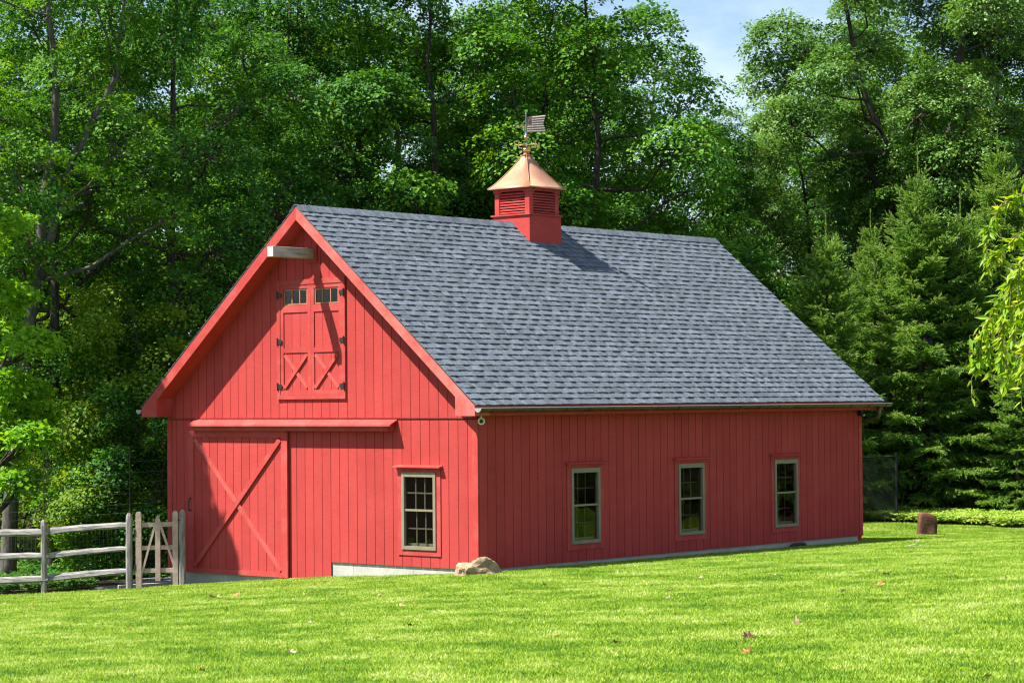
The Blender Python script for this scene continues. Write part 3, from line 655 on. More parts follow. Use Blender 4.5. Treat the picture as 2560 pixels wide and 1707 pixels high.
for i in range(ny):
    for j in range(nz):
        a = i*(nz+1)+j; q = (a, a+nz+1, a+nz+2, a+1); fl.f.append(q); fl.f.append(tuple(reversed([x+K for x in q])))
flag = part('copper_flag', fl, M['agedcopper'], wv)
for k in range(7):
    v = (k+.5)/7; a = L0+.01 if v < .5 else .115; cut = (1-abs(v-.5)*2)*.045
    pts = [fpt(a+(L1-cut-a)*t, zb0+(zb1-zb0)*v+.035*((a+(L1-cut-a)*t-L0)/(L1-L0))*(.3+.7*v), .004) for t in (0, .33, .66, 1)]
    part('stripe', MB().tube(pts, .0125, 6), M['flagrib'], wv)
for k in range(13):                       # ring of stars cut in the canton
    a = 2*PI*k/12; rr = .034 if k < 12 else 0; c = fpt(.062+rr*.85*math.cos(a), 7.808+rr*1.25*math.sin(a), .0085)
    part('star', MB().prism([(c.dot(VR)+.0085*math.cos(PI/2+2*PI*j/5*.5)*(1 if j % 2 == 0 else .5), c.z+.0085*math.sin(PI/2+2*PI*j/5*.5)*(1 if j % 2 == 0 else .5)) for j in range(10)],
         lambda u, v, q, c=c: tuple(VR*u+VN*(c.dot(VN)+(.0, .003)[q])+Vector((0, 0, v)))), M['black'], wv)
ar = MB().tube([fpt(-.02, 7.70, 0), fpt(-.14, 7.70, 0)], .008, 6)
ar.prism([(-.185, 7.70), (-.13, 7.735), (-.14, 7.70), (-.13, 7.665)], lambda u, v, q: tuple(fpt(u, v, (-.004, .004)[q])))
part('arrow', ar, M['brass'], wv)
for sg in (-1, 1):
    sc = [fpt(-.008-.055*math.sin(PI*min(t, 1)), 7.70+sg*(.02+.085*t), 0) for t in (0, .2, .4, .6, .8, 1.0)]+[fpt(-.03, 7.70+sg*.085, 0), fpt(-.035, 7.70+sg*.07, 0)]
    part('scroll', MB().tube(sc, .005, 5), M['steel'], wv)
LET = {'N': [((0, 0), (0, 1)), ((0, 1), (.7, 0)), ((.7, 0), (.7, 1))], 'E': [((0, 0), (0, 1)), ((0, 1), (.6, 1)), ((0, .5), (.5, .5)), ((0, 0), (.6, 0))],
       'S': [((.65, .9), (.3, 1)), ((.3, 1), (.02, .78)), ((.02, .78), (.6, .3)), ((.6, .3), (.35, 0)), ((.35, 0), (0, .1))], 'W': [((0, 1), (.22, 0)), ((.22, 0), (.45, .8)), ((.45, .8), (.68, 0)), ((.68, 0), (.9, 1))]}
arm = MB().tube([(CX, CY, 7.335), (CX, CY, 7.385)], .022, 8); part('compass_hub', arm, M['brass'], wv)
for ch, s, n, dz in (('S', -.20, -.10, .03), ('E', -.105, .12, -.025), ('W', .125, -.12, .03), ('N', .20, .10, -.02)):
    p = vc+VR*s+VN*n+Vector((0, 0, 7.36)); part('compass_arm', MB().tube([(CX, CY, 7.36), tuple(p)], .009, 6), M['brass'], wv)
    m = MB(); hh = .098
    for (a, b) in LET[ch]:
        P0 = p+VR*(a[0]-.35)*hh+Vector((0, 0, dz+(a[1]-.5)*hh)); P1 = p+VR*(b[0]-.35)*hh+Vector((0, 0, dz+(b[1]-.5)*hh)); m.bar(P0, P1, .016, .012, up=VN)
    part('letter_'+ch.lower(), m, M['brass'], wv)

# ---- cameras under the eave
sc_ = thing('security_camera', (W+.12, -.05, 2.40), 'round white security camera under the eave at the barn\'s near corner', 'camera')
p = Vector((W+.12, -.05, 2.318)); q = (CAM-p); q.z = -.9*abs(q.length)*.1; q.normalize()
part('mount', MB().tube([(W+.12, -.05, 2.401), (W+.12, -.05, 2.36), tuple(p-q*.03)], .012, 6), M['white'], sc_)
def disc(c, n, r0, r1, d0, d1, k=20): return MB().tube([c+n*d0, c+n*d1], [r0, r1], k)
part('housing', disc(p, q, .050, .056, -.05, .018), M['white'], sc_, smooth=False); part('lens_hood', disc(p, q, .040, .038, .018, .022), surf('pale_green_rim', (.30, .36, .27), (.36, .42, .32)), sc_); part('lens', disc(p, q, .028, .026, .022, .026), M['black'], sc_)
s2 = thing('security_camera', (W+.06, L-.09, 2.40), 'small black security camera at the far end of the gutter', 'camera')
part('mount', MB().box(W+.03, W+.10, L-.13, L-.05, 2.29, 2.401), M['black'], s2); p = Vector((W+.10, L-.04, 2.31)); q = Vector((.75, -.6, -.3)).normalized()
part('housing', disc(p, q, .038, .038, -.06, .03), M['black'], s2); part('lens', disc(p, q, .022, .020, .030, .034), M['zinc'], s2)

# ================================================================== FENCE AND GATE
def noisy_post(c, w, d, z0, z1, seed, top='round'):
    R = random.Random(seed); m = MB(); n = 8; pts = []
    zs = [z0, z0+.3*(z1-z0), z0+.6*(z1-z0), z1-.10, z1-.04, z1]; sc = [1.03, 1, .99, .97, .82, .45] if top == 'round' else [1, 1, 1, 1, .98, .9]
    for zz, k in zip(zs, sc):
        ox, oy = R.uniform(-.004, .004), R.uniform(-.004, .004)
        for i in range(n):
            a = 2*PI*(i+.5)/n; cx_ = max(-1, min(1, 1.25*math.cos(a))); cy_ = max(-1, min(1, 1.25*math.sin(a)))
            l = fdir*(cx_*w/2*k); t = fnrm*(cy_*d/2*(k if top == 'round' else 1))
            m.v.append((c.x+l.x+t.x+ox, c.y+l.y+t.y+oy, zz+R.uniform(-.004, .004)))
    for j in range(len(zs)-1):
        for i in range(n): m.f.append((j*n+i, j*n+(i+1) % n, (j+1)*n+(i+1) % n, (j+1)*n+i))
    m.f.append(tuple((len(zs)-1)*n+i for i in range(n))); m.f.append(tuple(reversed(range(n)))); return m
fence = thing('split_rail_fence', (FP[1].x, FP[1].y, gz(*FP[1])), 'weathered grey split-rail fence of rough posts and three rails left of the gate', 'fence')
PZ = {0: -.78, 1: gz(*FP[1]), 2: gz(*FP[2])}
def fpos(px, d=40.0): v = CP(px, d); return Vector((v.x, v.y))
def along(px):   # point of the fence line seen in that direction
    a = CP(px, 1.0); dx, dy = a.x-CAM.x, a.y-CAM.y; den = dx*fnrm.x+dy*fnrm.y
    t = ((FP[1].x-CAM.x)*fnrm.x+(FP[1].y-CAM.y)*fnrm.y)/den; return Vector((CAM.x+dx*t, CAM.y+dy*t)), t
def zpix(px, py):
    p, t = along(px); return CAM.z+t*((853.5-py+(px-1280)*ROLL*-1*0)/FPX+PITCH)-ROLL*0+(px-1280)*t/FPX*ROLL
POST = [(107, 98, 1298, 1489), (321, 112, 1282, 1474)]
for k, (px, wmm, yt, yb) in enumerate(POST):
    c, t = along(px); part('post', noisy_post(c, wmm/1000, .11, zpix(px, yb)-.25, zpix(px, yt), 10+k), M['oldwood'], fence)
def split_rail(pa, pb, seed, off):
    """pa, pb = (px, py, thickness in m)"""
    R = random.Random(seed); m = MB(); n = 6; K = 9
    (xa, ya, ta), (xb, yb, tb) = pa, pb
    for j in range(K+1):
        t = j/K; px = xa+(xb-xa)*t; c, _ = along(px); z = zpix(xa, ya)*(1-t)+zpix(xb, yb)*t+.012*math.sin(PI*t*R.uniform(.8, 1.2))
        th = (ta*(1-t)+tb*t)*1.18*R.uniform(.9, 1.08)*(.72 if j in (0, K) else 1)
        for i in range(n):
            a = 2*PI*i/n+.35+.5*t*R.uniform(.8, 1.2); rr = th/2*(1.0+(.16 if i % 2 else -.05))
            o = fnrm*(math.cos(a)*rr*.7+off); m.v.append((c.x+o.x, c.y+o.y, z+math.sin(a)*rr))
    for j in range(K):
        for i in range(n): m.f.append((j*n+i, (j+1)*n+i, (j+1)*n+(i+1) % n, j*n+(i+1) % n))
    m.f.append(tuple(range(n))); m.f.append(tuple(reversed([K*n+i for i in range(n)]))); return m
for k, (a, b) in enumerate([((-110, 1336, .105), (118, 1331, .10)), ((104, 1329, .10), (322, 1312, .088)), ((-110, 1395, .09), (120, 1388, .095)), ((104, 1390, .085), (322, 1370, .078)), ((-110, 1457, .105), (118, 1446, .10)), ((104, 1446, .10), (322, 1427, .085))]):
    part('rail', split_rail(a, b, 40+k, -.02 if k % 2 else .015), M['railwood'], fence)
c, t = along(-130); part('post', noisy_post(c, .1, .11, zpix(-130, 1510)-.25, zpix(-130, 1310), 19), M['oldwood'], fence)
# mesh wire behind the rails and strands above
wf = thing('wire_fence', (FP[1].x, FP[1].y, gz(*FP[1])), 'thin wire strands and dark poles rising above the split-rail fence', 'wire fence')
def fp3(px, z, off=-.07): c, t = along(px); return (c.x+fnrm.x*off, c.y+fnrm.y*off, z)
for px in (106, 321): part('pole', MB().tube([fp3(px, zpix(px, 1470)), fp3(px, zpix(px, 1120))], .011, 6), M['black'], wf)
for k, py in enumerate((1296, 1275, 1248, 1222, 1197, 1170)): part('wire_strand', MB().tube([fp3(-140, zpix(-140, py+16)), fp3(106, zpix(106, py)), fp3(321, zpix(321, py-16)), fp3(420, zpix(420, py-22))], .0020, 4), M['wire'], wf)
mw = MB()
for k in range(12): mw.tube([fp3(-140, zpix(-140, 1340+k*13.5)), fp3(320, zpix(320, 1318+k*13))], .0016, 3, cap=False)
for k in range(46): px = -135+k*10; mw.tube([fp3(px, zpix(px, 1335-(px-90)*.07)), fp3(px, zpix(px, 1486-(px-90)*.07))], .0016, 3, cap=False)
part('welded_mesh', mw, M['wire'], wf, kind='stuff')
gate = thing('garden_gate', (FP[2].x+.1, FP[2].y+.1, gz(*FP[2])), 'small wooden garden gate with pointed picket and slanted braces beside the barn', 'gate')
def gbox(pxa, pxb, pya, pyb, o0, o1):
    m = MB(); a, _ = along(pxa); b, _ = along(pxb); za, zb_ = zpix((pxa+pxb)/2, pya), zpix((pxa+pxb)/2, pyb)
    pts = []
    for zz in (zb_, za):
        for c, o in ((a, o1), (b, o1), (b, o0), (a, o0)): pts.append((c.x+fnrm.x*o, c.y+fnrm.y*o, zz))
    return m.add(pts, [(0, 3, 2, 1), (4, 5, 6, 7), (0, 1, 5, 4), (1, 2, 6, 5), (2, 3, 7, 6), (3, 0, 4, 7)])
def gpoly(pts, o0, o1):
    def fn(px, py, k): c, _ = along(px); o = (o0, o1)[k]; return (c.x+fnrm.x*o, c.y+fnrm.y*o, zpix(px, py))
    return MB().prism(pts, fn)
for (a, b, yt, yb) in ((337.5, 351.5, 1278, 1471), (429.5, 443, 1275.5, 1467)):
    part('stile', gpoly([(a, yb), (a, yt+6), (a+2.5, yt+1), ((a+b)/2, yt), (b-2.5, yt+1), (b, yt+6), (b, yb)], -.045, .045), M['gatewood'], gate)
for (ya, yb2) in ((1305, 1316), (1362.5, 1373), (1419, 1430)): part('rail', gpoly([(352, ya+.5), (429, ya-1.5), (429, yb2-1.5), (352, yb2+.5)], -.022, .014), M['gatewood'], gate)
part('picket', gpoly([(386, 1450), (386, 1298), (392, 1285), (398.5, 1298), (398.5, 1450)], .015, .036), M['gatewood'], gate)
part('brace', gpoly([(386.5, 1298), (391.5, 1287), (386.8, 1318), (352.5, 1440), (351.5, 1425)], .016, .034), M['gatewood'], gate)
part('brace', gpoly([(392.5, 1287), (398, 1298), (435, 1410), (434.5, 1424), (398, 1318)], .016, .034), M['gatewood'], gate)
for py in (1322, 1408): part('hinge', gbox(333, 338, py, py+14, .02, .05), M['black'], gate)
part('latch', gbox(443, 453, 1298, 1300, .02, .055), M['black'], gate)
c, t = along(453.5); gp_ = part('post', noisy_post(c, .115, .12, zpix(453, 1470)-.25, zpix(453, 1273), 31), M['oldwood'], fence)
gm = MB()
for k in range(14): gm.tube([fp3(352, zpix(352, 1318+k*11.2), -.03), fp3(430, zpix(430, 1316+k*11.2), -.03)], .0018, 3, cap=False)
for k in range(9): px = 355+k*9; gm.tube([fp3(px, zpix(px, 1316), -.03), fp3(px, zpix(px, 1466), -.03)], .0018, 3, cap=False)
part('welded_mesh', gm, M['wire'], gate, kind='stuff')
# gravel pad and edging behind the gate
R = random.Random(5)
terrain('gravel_path', np.arange(-3.6, 0.0, .15), np.arange(-1.6, 4.4, .15), .012, M['gravel'], mask=lambda x, y: ((x-FP[1].x)*fnrm.x+(y-FP[1].y)*fnrm.y < -.75) & (((x+1.2)*fdir.x+(y-1.0)*fdir.y) > -1.0+.2*np.sin(y*4)))
eb = MB(); a = Vector((-.30, -.35)); b = Vector((.02, .02)); 
eo = part('path_edging', MB().bar((FP[2].x-.62, FP[2].y+.16, gz(FP[2].x-.4, FP[2].y+.3)+.02), (.05, -.06, gz(.05, -.06)+.02), .09, .10), M['concrete'], None, label='pale low concrete edging of the gravel path behind the gate', category='edging')

# ================================================================== ROCKS
def rock(name, c, sx, sy, sz, seed, mat, label, rough=.25, flat=0, sub=3, rot=0, square=0):
    import bmesh
    bm = bmesh.new(); bmesh.ops.create_icosphere(bm, subdivisions=sub, radius=1)
    R = np.random.default_rng(seed); dirs = R.normal(size=(16, 3)); dirs /= np.linalg.norm(dirs, axis=1)[:, None]; offs = R.uniform(.62, .95, 16)
    ph = R.uniform(0, 6, 9)
    for v in bm.verts:
        p = np.array(v.co)
        if square: q = np.sign(p)*np.abs(p)**square; p = q/max(np.linalg.norm(q), 1e-6)*1.0*(np.linalg.norm(p)/np.max(np.abs(p)))**(.8)
        for d, o in zip(dirs, offs):
            e = p@d-o
            if e > 0: p = p-d*e*.85
        p = p*(1+rough*.28*(math.sin(5*p[0]+ph[0])*math.sin(4*p[1]+ph[1])+.6*math.sin(9*p[2]+ph[2]+3*p[0])+.35*math.sin(17*p[0]+ph[3])*math.sin(15*p[1]+13*p[2]+ph[4])))
        x, y = p[0]*sx, p[1]*sy; v.co = (x*math.cos(rot)-y*math.sin(rot), x*math.sin(rot)+y*math.cos(rot), p[2]*sz)
    me = bpy.data.meshes.new(name); bm.to_mesh(me); bm.free(); me.materials.append(mat)
    o = place(name, me, label=label, category='rock'); o.location = c; return o
rock('boulder', (7.68, -.40, gz(7.68, -.40)+.02), .37, .28, .29, 4, M['rock'], 'rough tan lichen-covered boulder at the barn\'s near corner', rough=.5, rot=.7, sub=4)
sp = CP(2313, 50.0)
def upright_stone():
    import bmesh
    bm = bmesh.new(); bmesh.ops.create_cube(bm, size=1); bmesh.ops.subdivide_edges(bm, edges=bm.edges[:], cuts=7, use_grid_fill=True)
    for v in bm.verts:
        x, y, z = v.co; t = z+.5
        k = (abs(x)**8+abs(y)**8+max(z, 0)**8)**(1/8); f = .5/max(k, .35); x, y, z2 = x*min(f, 1), y*min(f, 1), z*min(f, 1) if z > 0 else z
        n = math.sin(7*x+3)*math.sin(8*z+1)+.6*math.sin(15*y+9*z)+.4*math.sin(23*x+17*z+11*y)
        sc = (1.0-.05*t)+.035*n; x, y = x*sc+.03*math.sin(3*z)-.04*t, y*sc
        if z > 0: z2 -= .22*max(0, x+.05)*t
        px, py = x*.40, y*.30; a = .75
        v.co = (px*math.cos(a)-py*math.sin(a), px*math.sin(a)+py*math.cos(a), (z2+.5)*.60-.09)
    me = bpy.data.meshes.new('standing_stone'); bm.to_mesh(me); bm.free(); me.materials.append(M['redstone'])
    o = place('standing_stone', me, label='rusty brown upright stone on the lawn before the ground cover', category='rock'); o.location = (sp.x, sp.y, gz(sp.x, sp.y))
upright_stone()
gs = MB(); R = random.Random(9)
for k in range(150):
    y = R.uniform(.6, L-.3) if k < 45 else R.uniform(5.8, L-.3); x = W+R.uniform(.0, .16); r = R.uniform(.015, .042); z = gz(x, y)
    gs.sphere((x, y, z+r*.25), r, 6, 4)
part('drip_stones', gs, M['gravel'], None, label='narrow strip of small grey stones along the barn\'s shaded side', category='stones', kind='stuff')
part('drain_pipe', MB().tube([(W+.05, 8.46, -.14), (W+.10, 8.52, -.065), (W+.12, 8.62, -.045), (W+.12, 8.80, -.045), (W+.10, 8.93, -.07), (W+.04, 9.0, -.15)], .036, 8), M['black'], None, smooth=True, label='black drain pipe bending out at the foot of the barn\'s side', category='pipe')

# ================================================================== CHAIN-LINK FENCE (right)
ce = CP(2237, 55.0); cdir = Vector((-VR.x, -VR.y)).normalized(); cb = gz(ce.x, ce.y)
ctop = CAM.z+55*((853.5-1140)/FPX+PITCH)+(2237-1280)*55/FPX*ROLL
clf = thing('chain_link_fence', (ce.x, ce.y, cb), 'black chain-link fence panel between the barn\'s far corner and the spruces', 'fence')
part('post', MB().tube([(ce.x, ce.y, cb-.2), (ce.x, ce.y, ctop+.10)], .032, 8), M['vinyl'], clf)
e2 = ce+Vector((cdir.x, cdir.y, 0))*3.2
part('top_rail', MB().tube([(ce.x, ce.y, ctop), (e2.x, e2.y, ctop-.10)], .021, 8), M['vinyl'], clf); part('post', MB().tube([(e2.x, e2.y, cb-.5), (e2.x, e2.y, ctop)], .03, 8), M['vinyl'], clf)
lk = MB(); hgt = ctop-cb; pit = .075; n = int(3.2/pit)
for k in range(-int(hgt/pit)-1, n+1):
    for sg in (1, -1):
        pts = []
        for s in (0.0, hgt+.03):
            u = k*pit+(s if sg > 0 else hgt+.03-s)
            pts.append((u, s))
        (u0, s0), (u1, s1) = pts
        def clip(u0, s0, u1, s1):
            if u0 > u1: u0, s0, u1, s1 = u1, s1, u0, s0
            if u1 < 0 or u0 > 3.2: return None
            if u0 < 0: s0 += (s1-s0)*(0-u0)/(u1-u0); u0 = 0
            if u1 > 3.2: s1 = s0+(s1-s0)*(3.2-u0)/(u1-u0); u1 = 3.2
            return u0, s0, u1, s1
        q = clip(u0, s0, u1, s1)
        if q and abs(q[2]-q[0]) > .01: lk.tube([(ce.x+cdir.x*q[0], ce.y+cdir.y*q[0]+.006*sg, cb+q[1]-.03*q[0]), (ce.x+cdir.x*q[2], ce.y+cdir.y*q[2]+.006*sg, cb+q[3]-.03*q[2])], .0040, 4, cap=False)
part('chain_mesh', lk, M['vinyl'], clf, kind='stuff')

# ================================================================== TREES
LEAF2 = np.array([(0, 0, 0), (.44, .40, .07), (0, 1.0, -.05), (-.44, .40, .07)])
LEAF4 = np.array([(0, 0, 0), (.52, .30, .07), (.30, .62, .05), (0, 1.0, -.04), (-.30, .62, .05), (-.52, .30, .07)])   # lobed, folded on the rib
def leaf_mesh(name, pos, nrm, tip, size, mat, shape=LEAF4, width=1.0):
    """pos (n,3) leaf bases; nrm leaf normals; tip leaf directions"""
    n = len(pos); tip = tip-nrm*(tip*nrm).sum(1)[:, None]; tip /= np.linalg.norm(tip, axis=1)[:, None]+1e-9
    x = np.cross(tip, nrm); k = len(shape)
    v = (pos[:, None, :]+size[:, None, None]*(shape[None, :, 0, None]*width*x[:, None, :]+shape[None, :, 1, None]*tip[:, None, :]+shape[None, :, 2, None]*nrm[:, None, :]))
    base = (np.arange(n)*k)[:, None]
    if k == 6: q = np.stack([base+np.array([[0, 1, 2, 3]]), base+np.array([[0, 3, 4, 5]])], 1).reshape(-1, 4)
    else: q = np.stack([base+np.array([[0, 1, 2]]), base+np.array([[0, 2, 3]])], 1).reshape(-1, 3)
    return npmesh(name, v.reshape(-1, 3), q.ravel(), np.full(len(q), q.shape[1]), mat)
def unit(a): return a/(np.linalg.norm(a, axis=-1, keepdims=True)+1e-9)
def broadleaf(seed, H, Rr, zc0, nl=26, sprays=30, leaves=88, leaf=.092, trunk_r=.17, mat='maple', bark='bark', stems=None, spr_r=.40, droop=.25, lobes=None, keep=None, width=1.0, dense=1.0, shape=None):
    """trunk and limb mesh plus one crown mesh of separate leaves set in sprays at the twig ends"""
    R = np.random.default_rng(seed); tb = MB()
    stems = stems or [[(0, 0, -.3), (R.uniform(-.1, .1), R.uniform(-.1, .1), zc0*.6), (R.uniform(-.3, .3), R.uniform(-.3, .3), zc0+.25*(H-zc0)), (R.uniform(-.5, .5), R.uniform(-.5, .5), zc0+.62*(H-zc0)), (R.uniform(-.5, .5), R.uniform(-.5, .5), H*.95)]]
    sp_pts = []
    for si, s in enumerate(stems):
        s = [np.array(p, float) for p in s]; fine = []
        for a, b in zip(s[:-1], s[1:]):
            for t in (0, .25, .5, .75): fine.append(a*(1-t)+b*t+R.normal(0, .03, 3)*(1 if len(fine) > 1 else 0))
        fine.append(s[-1]); zlo, zhi = fine[0][2], fine[-1][2]
        r0 = trunk_r*(1 if si == 0 else .72)
        rad = [max(.018, r0*(1.25 if i == 0 else 1)*(1-.88*((p[2]-zlo)/(zhi-zlo))**1.1)) for i, p in enumerate(fine)]
        tb.tube(fine, rad, 9, cap=True); sp_pts += [(p, r) for p, r in zip(fine, rad)]
    SP = np.array([p for p, r in sp_pts]); SR = np.array([r for p, r in sp_pts])
    P = []; Nn = []; Tp = []; S = []
    for k in range(nl if lobes is None else len(lobes)):
        if lobes is None:
            t = (k+.5)/nl; t = min(max(t+R.uniform(-.04, .04), .02), .98)
            pr = Rr*math.sin(PI*(.20+.72*t))**.75; az = k*2.39996+R.uniform(-.4, .4); rr = pr*R.uniform(.42, .98)
            c = np.array([rr*math.cos(az), rr*math.sin(az), zc0+(H-zc0)*t]); near = np.argmin(np.abs(SP[:, 2]-c[2])); c[:2] += SP[near, :2]*.7
            rl = Rr*R.uniform(.27, .44)*(1-.25*t)
        else: c = np.array(lobes[k][:3], float); rl = lobes[k][3]
        flat = lobes[k][4] if lobes is not None and len(lobes[k]) > 4 else .72
        ok = np.where(SP[:, 2] < c[2]-.15*rl)[0]; d = np.linalg.norm(SP[ok]-c, axis=1)+.9*np.abs(SP[ok][:, 2]-(c[2]-.55*np.linalg.norm(SP[ok][:, :2]-c[:2], axis=1))) if len(ok) else np.array([0]); j = ok[np.argmin(d)] if len(ok) else 0
        a = SP[j]; mid = (a+c)/2+np.array([0, 0, -.12*np.linalg.norm(c-a)])+R.normal(0, .12, 3); lr = min(SR[j]*.55, .03+.022*np.linalg.norm(c-a))
        q1 = a*.55+mid*.5-c*.05+R.normal(0, .05, 3); q2 = mid*.45+c*.55+R.normal(0, .08, 3)
        tb.tube([a, q1, mid, q2, c], [lr, lr*.85, lr*.7, lr*.5, lr*.28], 6, cap=False)
        ns = max(6, int(sprays*dense*(rl/(Rr*.36))**2)) if lobes is None else max(6, int(sprays*dense))
        dv = unit(R.normal(size=(ns, 3))+np.array([c[0]*.22/Rr, c[1]*.22/Rr, .42])); sc_ = R.uniform(.45, 1.0, ns)**.6
        cen = c+dv*sc_[:, None]*rl*np.array([1.05, 1.05, flat])
        for m in range(ns):
            if m % 2 == 0:
                st = c if R.random() < .6 else q2
                tb.tube([st, (st+cen[m])/2+np.array([0, 0, -.05]), cen[m]], [lr*.26+.004, lr*.16+.004, .004], 3, cap=False)
            nlv = int(leaves*R.uniform(.6, 1.4)); up = unit(np.array([0, 0, 1.0])*.8+dv[m]*.55+R.normal(0, .18, 3))
            ax = unit(np.cross(up, R.normal(size=3))); ay = np.cross(up, ax); an = R.uniform(0, 2*PI, nlv); rd = spr_r*np.sqrt(R.uniform(.02, 1, nlv))*R.uniform(.7, 1.2)
            off = (np.cos(an)*rd)[:, None]*ax+(np.sin(an)*rd)[:, None]*ay
            pos = cen[m]+off+up*(R.normal(0, .06, nlv)-.35*rd**2/spr_r)[:, None]
            P.append(pos); Nn.append(unit(up+R.normal(0, .38, (nlv, 3)))); Tp.append(unit(off+dv[m]*.12+np.array([0, 0, -droop*.35])+R.normal(0, .12, (nlv, 3)))); S.append(leaf*R.uniform(.65, 1.2, nlv))
    P = np.concatenate(P); Nn = np.concatenate(Nn); Tp = np.concatenate(Tp); S = np.concatenate(S)
    return tb.mesh('trunk', M[bark], smooth=True), leaf_mesh('crown', P, Nn, Tp, S, M[mat], width=width, shape=LEAF2 if shape is None else shape)
def put_tree(name, meshes, loc, label, rot=0, scale=1, category='tree', group=None, crown_mat=None, tilt=0):
    t = bpy.data.objects.new(name, None); COL.objects.link(t); t.location = loc; t.rotation_euler = (tilt, 0, rot); t.scale = (scale, scale, scale)
    t['label'] = label; t['category'] = category
    if group: t['group'] = group
    for nm, me in zip(('trunk', 'crown'), meshes):
        o = bpy.data.objects.new(nm, me); COL.objects.link(o); o.parent = t
        if nm == 'crown':
            o['kind'] = 'stuff'
            if crown_mat: o.material_slots[0].link = 'OBJECT'; o.material_slots[0].material = M[crown_mat]
    return t
V = {}
V['a'] = broadleaf(101, 15.5, 3.7, 2.6, nl=30); V['b'] = broadleaf(102, 14.5, 3.4, 3.2, nl=28); V['c'] = broadleaf(103, 16.5, 4.0, 3.8, nl=32)
V['d'] = broadleaf(104, 13.0, 3.3, 1.8, nl=28); V['e'] = broadleaf(105, 15.0, 3.6, 2.0, nl=34, leaf=.092, mat='ash', width=.9, dense=1.35)
V['f'] = broadleaf(106, 6.2, 2.2, .7, nl=20, sprays=20, leaf=.088, trunk_r=.06, mat='yellowleaf'); V['g'] = broadleaf(107, 4.2, 1.7, .3, nl=16, sprays=18, leaf=.088, trunk_r=.04, mat='maple')
# trees told apart by their trunks
fork = broadleaf(120, 15.5, 3.9, 7.6, nl=24, trunk_r=.19, bark='barklight', mat='maple',
    stems=[[(-.70, 0, -.3), (-.58, 0, 2.2), (-.44, 0, 3.8), (-.22, 0, 5.2), (.05, 0, 7.0), (.45, 0, 8.0), (.75, .1, 9.2), (1.7, .2, 11), (2.0, .3, 14)], [(.04, 0, 6.9), (.10, -.1, 8.0), (.35, -.1, 9.2), (.40, -.1, 11.5), (0, 0, 14.5)]])
multi = broadleaf(121, 16.0, 4.4, 7.2, nl=30, trunk_r=.18, mat='mapledark',
    stems=[[(0, 0, -.3), (.05, 0, 4), (.3, 0, 7), (.7, 0, 11), (.8, 0, 15)], [(0, 0, 3.8), (-.7, 0, 6.5), (-1.6, .1, 8.6), (-2.6, .2, 11.5)], [(0, 0, 4.2), (-.25, .2, 7), (-.35, .3, 10), (-.6, .2, 13.5)], [(.1, 0, 4.2), (1.1, .1, 6.8), (2.2, .2, 8.8), (3.2, .2, 10.5)]])
yfork = broadleaf(122, 17.0, 3.3, 7.0, nl=44, trunk_r=.20, mat='ash', leaf=.095, width=.9, dense=1.55,
    stems=[[(0, 0, -.3), (0, 0, 4), (-.1, 0, 7.6), (-.9, 0, 9.4), (-1.7, 0, 11.4), (-2.4, 0, 15.5)], [(-.05, 0, 7.4), (.5, 0, 9.2), (.95, 0, 11.2), (1.1, 0, 13), (1.3, 0, 16)]])
def T_(name, key, px, d, label, rot=0, sc=1, **kw):
    c = CP(px, d); c.z = gz(c.x, c.y)-.05
    return put_tree(name, V[key] if isinstance(key, str) else key, c, label, rot, sc, **kw)
FR = -YAW                     # turns a tree's x axis along the picture
T_('maple_tree', fork, 95, 48, 'tall maple with pale forked trunk standing behind the fence at far left', rot=FR, sc=.95)
T_('maple_tree', multi, 655, 57, 'dark maple with several stems fanning out behind the barn\'s gable peak', rot=FR)
T_('ash_tree', yfork, 2318, 66, 'tall airy tree with Y-forked trunk above the spruces at right', rot=FR, sc=1.08)
T_('maple_tree', 'b', 400, 52, 'maple with leaning dark trunk just left of the barn\'s left eave', rot=1.0, tilt=.06, crown_mat='mapledark')
T_('maple_tree', 'a', 205, 58, 'leafy maple between the forked trunk and the barn\'s left roof slope', rot=2.0)
T_('maple_tree', 'c', 890, 58, 'broad maple behind the ridge between gable peak and cupola', rot=.5, crown_mat='mapledark')
T_('maple_tree', 'd', 1090, 56, 'sunlit maple whose crown hangs just left of the cupola', rot=3.3, sc=1.12)
T_('maple_tree', 'a', 1330, 58, 'tall dense maple right behind the cupola and weathervane', rot=4.4, sc=1.05)
T_('maple_tree', 'd', 1475, 57, 'dense sunlit maple bordering the gap of open sky on its left', rot=5.4, sc=1.13)
T_('maple_tree', 'b', 1615, 66, 'slender maple leaning into the gap of open sky', rot=.2, sc=.95, crown_mat='mapledark')
T_('ash_tree', 'e', 1810, 68, 'lower grey-green tree just below the gap of open sky', rot=1.4, sc=.80)
T_('ash_tree', 'e', 2010, 69, 'grey-green tree behind the roof\'s far end and the small spruce', rot=3.0, sc=.84)
T_('ash_tree', 'e', 2520, 70, 'tall grey-green tree at the right edge above the spruces', rot=5.0, sc=1.06)
T_('maple_tree', 'c', 20, 60, 'tall maple deep in the wood at the left edge', rot=4.0, sc=.95)
